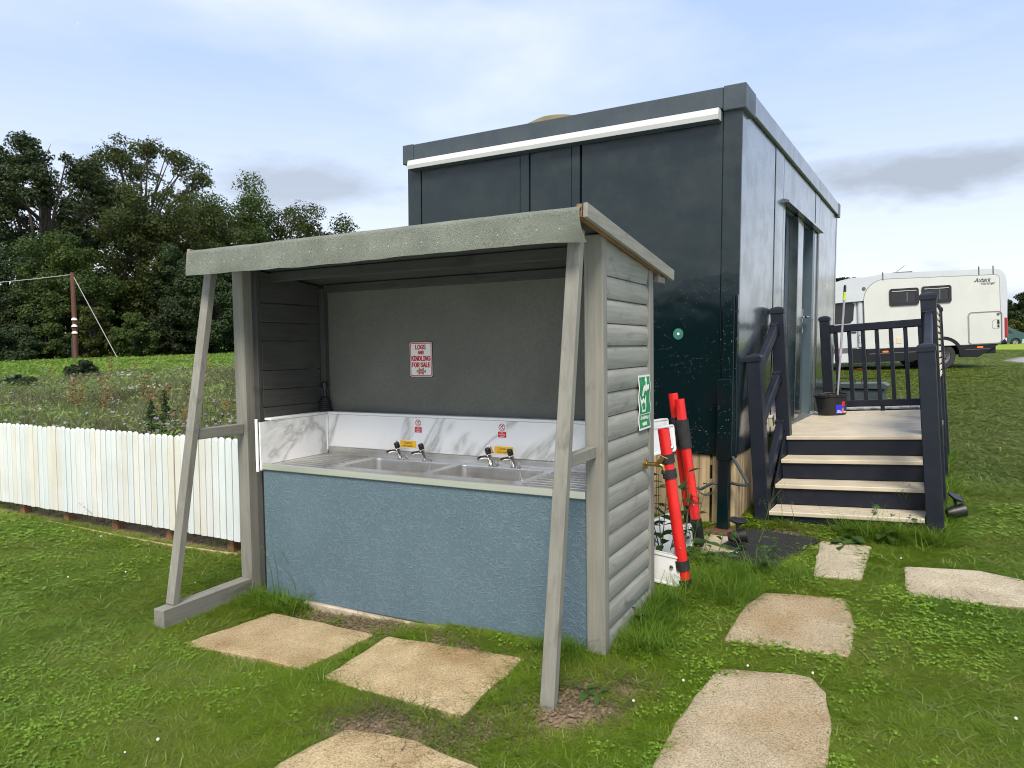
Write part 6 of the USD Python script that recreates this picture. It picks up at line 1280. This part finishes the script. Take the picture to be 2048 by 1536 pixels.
protos = [(meadow_tuft(k), M_mead) for k in range(4)] + [(seed_stalk(k), M_seed) for k in range(2)] + [(thistle_st(0)[0], M_stem)] * 0
protos += [(dock(0), M_dock), (dock(1), M_dock), (umbel(0), M_umbel), (umbel(1), M_umbel), (leafy(0), M_meadleaf), (leafy(1), M_meadleaf), (leafy(2), M_meadleaf)]
scatter('meadow_grass', protos, np.stack([x, y, gz(x, y) - 0.02], -1), idx, np.stack([wid * hgt, wid * hgt, hgt], -1), g.uniform(0, 2 * PI, len(x)))
x, y = meadow_pts(1500, 5.7, 30); nz3 = meshkit.fbm(np.stack([x * 0.5, y * 0.5, 0 * x], -1), 3, 91); k = (nz3 > 0.56) & (fence_side(x, y) > 0.75) & (g.random(len(x)) < 0.4); x, y = x[k], y[k]; sc2 = g.uniform(0.75, 1.1, len(x))
scatter('meadow_thistles', [(th[k][0], M_meadleaf) for k in range(3)] + [(th[k][1], M_thistle) for k in range(3)], np.vstack([np.stack([x, y, gz(x, y)], -1)] * 2), np.concatenate([np.arange(len(x)) % 3, np.arange(len(x)) % 3 + 3]), np.concatenate([sc2, sc2]), np.zeros(2 * len(x)))
x, y = meadow_pts(120, 5.8, 30); nz3 = meshkit.fbm(np.stack([x * 0.6, y * 0.6, 0 * x], -1), 3, 95); k = (nz3 > 0.5) & (fence_side(x, y) > 0.3); x, y = x[k], y[k]
scatter('meadow_docks', [(dock(2), M_dock), (dock(3), M_dock), (umbel(2), M_umbel)], np.stack([x, y, gz(x, y)], -1), g.choice(3, len(x), p=[0.4, 0.35, 0.25]), g.uniform(0.8, 1.25, len(x)) * (1 + 0.01 * y), g.uniform(0, 6, len(x)))
# bright bracken on the far side
x, y = region(9000, 29, 64, -44, -14, 0)
def brackm(k):
    r = np.random.default_rng(330 + k); n = 90; P = np.stack([r.normal(0, 0.35, n), r.normal(0, 0.35, n), r.uniform(0.1, 0.42, n)], -1); return leafcloud(P, np.tile([0, 0, 0.9], (n, 1)), 0.22, r, 0.45)
scatter('bracken', [(brackm(k), M_brack) for k in range(3)], np.stack([x, y, gz(x, y) - 0.05], -1), g.integers(0, 3, len(x)), g.uniform(0.8, 1.3, len(x)), g.uniform(0, 6, len(x)))

# ------------------------------------------------------------------ trees, shrubs and single plants
def tree(name, label, cat, base, height, rad, crown_lo, mat, n_cl=34, n_leaf=15000, leaf=0.26, trunk=0.3, seed=0, hollow=0.0, group=None, limbs=10, squash=0.8, flat=0.95, lean=(0, 0)):
    r = np.random.default_rng(seed); n_cl = int(n_cl * 2.4)
    b = onground(*base, -0.2); t = thing(name, label, cat, loc=b, group=group)
    ch = (height - crown_lo) / 2; cc = np.array([lean[0], lean[1], crown_lo + ch])
    d = r.normal(0, 1, (n_cl, 3)); d /= np.linalg.norm(d, axis=1, keepdims=True); q = r.uniform(0.30 + hollow * 0.3, 0.95, (n_cl, 1)) ** 0.7; q = q * (1 + 0.5 * (meshkit.fbm(d * 1.7 + seed, 2, seed)[:, None] - 0.5))
    C = d * q * [rad, rad, ch]; C[:, 2] = np.where(C[:, 2] < 0, C[:, 2] * flat, C[:, 2]); C += cc
    R = rad * r.uniform(0.09, 0.30, n_cl) * (1 - hollow * 0.42)
    w = R ** 2; nl = (n_leaf * 1.9 * w / w.sum()).astype(int); P, N = [], []
    for c, rr, k in zip(C, R, nl):
        dd = r.normal(0, 1, (k, 3)); dd[:, 2] += 0.25; dd /= np.linalg.norm(dd, axis=1, keepdims=True)
        s = r.uniform(0.25, 1.25, (k, 1)) ** 0.5
        nz_ = 1 + 0.6 * (meshkit.fbm(dd * 2.3 + c, 3, seed) - 0.5)[:, None] * 2
        P.append(c + dd * s * nz_ * rr * [1, 1, squash]); N.append(dd + [0, 0, 0.35])
    P, N = np.vstack(P), np.vstack(N); k = P[:, 2] > 0.15; P, N = P[k], N[k]
    part(t, 'crown', leafcloud(P, N, leaf * 0.72, r, 0.7, 0.25, 0.55), mat)
    top = cc * [1, 1, 1] + [0, 0, ch * 0.45]
    ms = [tube([(0, 0, 0), tuple(top * [0.3, 0.3, 0.35] + [trunk * 0.3, 0, 0]), tuple(top * [0.8, 0.8, 0.7]), tuple(top)], [trunk, trunk * 0.75, trunk * 0.5, trunk * 0.12], 8)]
    for i in r.choice(n_cl, min(limbs, n_cl), replace=False):
        z0 = r.uniform(0.3, 0.75); a = top * [z0, z0, z0]; m_ = (a + C[i]) / 2 + [0, 0, 0.12 * rad]
        ms.append(tube([tuple(a), tuple(m_), tuple(C[i])], [trunk * 0.35, trunk * 0.22, trunk * 0.06], 6))
        for j in range(2):
            e = C[i] + r.normal(0, 1, 3) * R[i] * 0.8; ms.append(tube([tuple(C[i] * 0.8 + m_ * 0.2), tuple(e)], [trunk * 0.1, trunk * 0.03], 5))
    part(t, 'trunk', ms, M_bark)
TD = leafmat('dark_tree_leaf', (0.034, 0.06, 0.017), (0.058, 0.09, 0.022), 0.35, 0.25, 0.45)
TO_ = leafmat('olive_tree_leaf', (0.058, 0.085, 0.015), (0.095, 0.12, 0.022), 0.35, 0.28, 0.45)
TM = leafmat('mid_green_tree_leaf', (0.07, 0.125, 0.025), (0.115, 0.175, 0.035), 0.35, 0.3, 0.45)
TB = leafmat('blue_green_tree_leaf', (0.042, 0.08, 0.025), (0.07, 0.115, 0.034), 0.35, 0.28, 0.45)
TY = leafmat('yellow_green_tree_leaf', (0.10, 0.125, 0.02), (0.15, 0.165, 0.034), 0.35, 0.3, 0.45)
TG = leafmat('gorse_needles', (0.024, 0.05, 0.016), (0.04, 0.07, 0.02), 1.0, 0.15, 0.4)
def tpos(px, dist): d = ray(px, 700); return d[0] * dist / d[1], dist
def ttop(py, dist, base): return EYE + (686 - py) / F * dist - float(gz(*base)) + 0.2
def T(name, label, px, top, wpx, dist, lo, mat, seed, cat='tree', **kw):
    b = tpos(px, dist); h = ttop(top, dist, b); w = wpx / F * dist
    tree(name, label, cat, b, h, w, lo * h, mat, seed=seed, **kw)
tg = 'trees along the edge of the wood'
T('broadleaf_tree', 'tall dark tree at the far left with sky showing through its branches', 78, 287, 128, 64, 0.40, TD, 401, n_cl=54, n_leaf=24000, leaf=0.34, trunk=0.55, hollow=0.8, limbs=26, lean=(1.5, 0))
T('broadleaf_tree', 'tall sparse feathery tree with bare limbs against the sky', 292, 288, 128, 74, 0.50, TO_, 402, n_cl=62, n_leaf=11000, leaf=0.36, trunk=0.4, hollow=1.0, limbs=44)
T('broadleaf_tree', 'dense dark rounded tree behind the telegraph pole stay wire', 298, 372, 108, 56, 0.06, TO_, 403, n_cl=60, n_leaf=30000, leaf=0.27, trunk=0.5)
T('broadleaf_tree', 'lower dark leafy tree at the left edge below the tallest one', 20, 470, 95, 54, 0.05, TB, 404, n_cl=40, n_leaf=17000, leaf=0.27, trunk=0.4)
T('broadleaf_tree', 'lighter green mounded tree behind the telegraph pole', 142, 468, 88, 51, 0.05, TM, 405, n_cl=46, n_leaf=20000, leaf=0.25, trunk=0.35)
T('broadleaf_tree', 'dark tree rising behind the top left corner of the shelter', 420, 398, 88, 62, 0.08, TO_, 406, n_cl=44, n_leaf=18000, leaf=0.29, trunk=0.4)
T('broadleaf_tree', 'fresh green crown showing just above the left half of the roof felt', 484, 376, 104, 72, 0.15, TM, 407, n_cl=40, n_leaf=15000, leaf=0.32, trunk=0.4, hollow=0.1)
T('broadleaf_tree', 'olive treetop above the roof felt, lower and right of the fresh green crown', 568, 404, 108, 76, 0.15, TO_, 408, n_cl=36, n_leaf=12000, leaf=0.34, trunk=0.4)
T('broadleaf_tree', 'last low olive treetop where the wood slopes down to the cabin', 640, 414, 88, 80, 0.15, TO_, 409, n_cl=30, n_leaf=10000, leaf=0.34, trunk=0.4)
T('broadleaf_tree', 'dark drooping tree seen between the left strut and the left post', 412, 545, 78, 52, 0.03, TB, 410, n_cl=36, n_leaf=16000, leaf=0.25, trunk=0.35)
T('broadleaf_tree', 'dark tree close behind the sagging roof edge, right of the round tree', 372, 470, 62, 54, 0.05, TB, 411, n_cl=36, n_leaf=15000, leaf=0.25, trunk=0.35)
T('broadleaf_tree', 'very dark tree filling the gap below the far left crown', 165, 400, 70, 66, 0.05, TD, 412, n_cl=30, n_leaf=12000, leaf=0.32, trunk=0.4)
T('broadleaf_tree', 'shaded undergrowth tree at the foot of the dense rounded tree', 345, 590, 64, 50, 0.02, TD, 413, n_cl=26, n_leaf=11000, leaf=0.24, trunk=0.25)
T('broadleaf_tree', 'dark tree at the wood edge standing left of the pole', 62, 575, 70, 50, 0.02, TD, 414, n_cl=26, n_leaf=11000, leaf=0.24, trunk=0.25)
T('broadleaf_tree', 'dark tree filling the wood edge behind the left post of the shelter', 478, 520, 70, 60, 0.0, TB, 415, n_cl=34, n_leaf=11000, leaf=0.26, trunk=0.3, flat=1.0)
T('broadleaf_tree', 'low dark tree between the stay wire foot and the leaning strut', 300, 560, 80, 58, 0.0, TD, 416, n_cl=34, n_leaf=11000, leaf=0.26, trunk=0.3, flat=1.0)
T('shrub', 'yellow green drooping shrub just right of the telegraph pole', 190, 614, 36, 47.5, 0.03, TY, 420, 'shrub', n_cl=20, n_leaf=7000, leaf=0.2, trunk=0.12)
T('shrub', 'rounded dark green shrub right of the stay wire', 268, 628, 46, 47, 0.03, TM, 421, 'shrub', n_cl=24, n_leaf=8500, leaf=0.2, trunk=0.12)
T('shrub', 'light green leafy shrub left of the telegraph pole', 92, 640, 44, 46, 0.03, TM, 422, 'shrub', n_cl=22, n_leaf=7500, leaf=0.2, trunk=0.12)
T('shrub', 'dark spreading shrub at the far left edge of the meadow', 28, 652, 52, 44, 0.02, TB, 423, 'shrub', n_cl=24, n_leaf=8500, leaf=0.19, trunk=0.12)
T('gorse_bush', 'low dark gorse bush standing alone in front of the pole foot', 162, 716, 33, 24, 0.0, TG, 424, 'bush', n_cl=20, n_leaf=9000, leaf=0.09, trunk=0.05, flat=1.0)
T('gorse_bush', 'dark low scrub bush at the left edge of the tall grass', 40, 748, 46, 20, 0.0, TG, 425, 'bush', n_cl=20, n_leaf=9000, leaf=0.08, trunk=0.05, flat=1.0)
T('broadleaf_tree', 'small dark treetop peeping over the front of the motorhome', 1688, 548, 32, 60, 0.3, TD, 430, n_cl=24, n_leaf=6000, leaf=0.3, trunk=0.25, hollow=0.5)
T('conifer_hedge_tree', 'dark bushy evergreen at the right edge behind the motorhome', 2040, 578, 34, 74, 0.03, TD, 431, n_cl=26, n_leaf=9000, leaf=0.32, trunk=0.3)
T('conifer_hedge_tree', 'dark evergreen hidden partly behind the motorhome tail', 1992, 590, 34, 78, 0.03, TB, 432, n_cl=20, n_leaf=6000, leaf=0.32, trunk=0.3)
T('shrub', 'olive shrub behind the parked green car', 2034, 640, 26, 64, 0.02, TY, 433, 'shrub', n_cl=16, n_leaf=4500, leaf=0.25, trunk=0.1)

r_ = np.random.default_rng(440)
nU = 60000; pxu = r_.uniform(-260, 760, nU); du = r_.uniform(55, 66, nU); dxu = np.array([(p_ - 1024) / F for p_ in pxu]) * du * 1.0
hu = 3.4 + 2.6 * meshkit.fbm(np.stack([dxu * 0.25, du * 0.25, 0 * du], -1), 3, 44); zu = hu * r_.beta(1.1, 1.0, nU)
solo('undergrowth', 'dark leafy undergrowth filling the foot of the wood behind the bracken', 'undergrowth', leafcloud(np.stack([dxu, du, gz(dxu, du) + zu], -1), np.tile([0, -0.6, 0.6], (nU, 1)), 0.24, r_, 0.7, 0.25, 0.7), TD, kind='stuff')

# single plants with leaves one can tell apart
def leafshape(Lf, Wf, r, bend=0.5):
    n = 5; v, f = [], []
    for i in range(n + 1):
        s = i / n; w = Wf * math.sin(PI * min(s * 0.92 + 0.06, 1)) ** 0.8 * 0.5; zc = -bend * Lf * s * s * 0.5; xc = Lf * (s - 0.12 * bend * s * s)
        v += [(xc, -w, zc + 0.25 * w), (xc, 0, zc), (xc, w, zc + 0.25 * w)]
    for i in range(n):
        a = 3 * i; f += [[a, a + 3, a + 4], [a, a + 4, a + 1], [a + 1, a + 4, a + 5], [a + 1, a + 5, a + 2]]
    return trimesh.Trimesh(v, f, process=False)
def plant(label, loc, stems, leaves, Lf, Wf, h, mat, seed, spread=0.08, rise=0.7, name='weed'):
    r = np.random.default_rng(seed); t = thing(name, label, 'weed', loc=loc)
    st = []
    for s in range(stems):
        a = r.uniform(0, 2 * PI); b = np.array([spread * math.cos(a) * r.random(), spread * math.sin(a) * r.random(), 0]); e = b + np.array([spread * math.cos(a) * 1.2, spread * math.sin(a) * 1.2, h * r.uniform(0.7, 1.05)])
        st.append(tube([tuple(b), tuple((b + e) / 2 + r.normal(0, 0.01, 3)), tuple(e)], [0.004, 0.003, 0.0015], 5, False))
        for i in range(leaves):
            q = (i + 0.6) / leaves; p = b + (e - b) * q; yaw = i * 2.4 + a; el = rise * r.uniform(0.3, 1.1)
            m = leafshape(Lf * r.uniform(0.6, 1.1) * (1.1 - 0.5 * q), Wf * r.uniform(0.7, 1.1) * (1.1 - 0.5 * q), r, r.uniform(0.3, 1.0))
            m.apply_transform(trimesh.transformations.euler_matrix(r.normal(0, 0.25), -el * 0.6, yaw)); m.apply_translation(p); part(t, 'leaf', m, mat, smooth=True)
    part(t, 'stem', st, M_stem)
plant('tall leafy weed growing behind the shelter corner and red pipes', at(1322, 1100, 4.72), 5, 9, 0.15, 0.055, 0.62, M_weedd, 501, 0.10)
plant('leafy weed against the pale palings between the red pipes', at(1366, 1095, 5.05), 3, 7, 0.12, 0.045, 0.5, M_weedd, 502, 0.08)
plant('bright green weed in front of the left solar spotlight', G(1506, 1140), 6, 8, 0.10, 0.032, 0.28, M_weed, 503, 0.10)
plant('broad leaved dock low at the foot of the steps', G(1690, 1092), 3, 3, 0.19, 0.085, 0.08, M_weed, 504, 0.05, 0.5)
plant('broad leaved dock in the grass right of the bottom step centre', G(1748, 1084), 3, 4, 0.2, 0.095, 0.09, M_weed, 505, 0.06, 0.5)
plant('small dandelion leaves in bare soil beside the right strut foot', G(1178, 1398), 2, 4, 0.12, 0.042, 0.05, M_weed, 506, 0.03, 0.4)
plant('broad leaved weed beside the lower grey side boards', G(1266, 1256), 2, 3, 0.095, 0.055, 0.12, M_weed, 507, 0.04, 0.5)
plant('leafy weeds around the feet of the red pipes', G(1405, 1128), 6, 5, 0.15, 0.05, 0.2, M_weed, 508, 0.14)
plant('small broad leaved weed in the grass before the left beam', G(508, 1207), 2, 4, 0.07, 0.035, 0.04, M_weed, 509, 0.04, 0.6)
plant('leafy weed at the base of the steps near the right post', G(1815, 1066), 5, 5, 0.11, 0.042, 0.2, M_weed, 510, 0.12)
def plume(label, px, py, d, seed, h):
    r = np.random.default_rng(seed); b = at(px, py, d); b = onground(b[0], b[1]); t = thing('plume_weed', label, 'weed', loc=b); n = 700
    z = r.beta(1.6, 1.5, n); P = np.stack([r.normal(0, 0.075, n) * (1.15 - z), r.normal(0, 0.075, n) * (1.15 - z), 0.1 + z * h], -1); part(t, 'foliage', leafcloud(P, np.tile([0, 0, 0.3], (n, 1)), 0.045, r, 0.3), M_weedd); part(t, 'stem', tube([(0, 0, 0), (0, 0, h)], 0.008, 5), M_stem)
plume('dark plumed weed above the fence, shorter of the two left of the strut', 303, 860, 7.6, 521, 0.92)
plume('dark plumed weed above the fence, taller one nearest the strut', 331, 860, 7.4, 522, 1.02)
# thin grass stalks poking through the fence
def stalks(label, px, py, seed, n=7, h=0.5, stm=M_dry, hdm=M_dock):
    r = np.random.default_rng(seed); b = G(px, py); t = thing('grass_stalks', label, 'grass', loc=b); ms = []
    for i in range(n):
        a = r.uniform(-1, 1); o = r.normal(0, 0.08, 2); hh = h * r.uniform(0.5, 1.1); ms.append(tube([(o[0], o[1] * 0.3, 0), (o[0] + 0.05 * a, o[1] * 0.3 - 0.02, hh * 0.6), (o[0] + 0.16 * a, o[1] * 0.3 - 0.04, hh)], [0.0022, 0.002, 0.001], 4, False))
    part(t, 'stalk', ms, stm); part(t, 'seed_head', leafcloud(np.array([m.vertices[-1] for m in ms]).repeat(12, 0) + r.normal(0, 0.018, (n * 12, 3)), r.normal(0, 1, (n * 12, 3)), 0.014, r, 0.3), hdm)
stalks('thin dry stalks with brown seed heads against the left pickets', 30, 1012, 531, 9, 0.42)
stalks('thin dry stalks leaning against the pickets above the pale edging', 190, 1056, 532, 5, 0.2)
stalks('tall wispy grass stalks in front of the blue panel left end', 606, 1200, 533, 9, 0.34, M_long, M_long)
stalks('wispy grass stalks against the bottom step at its right end', 1830, 1052, 534, 9, 0.32, M_long, M_long)
stalks('single tall wispy stalks at the bottom step left end', 1548, 1060, 535, 4, 0.42, M_long, M_long)
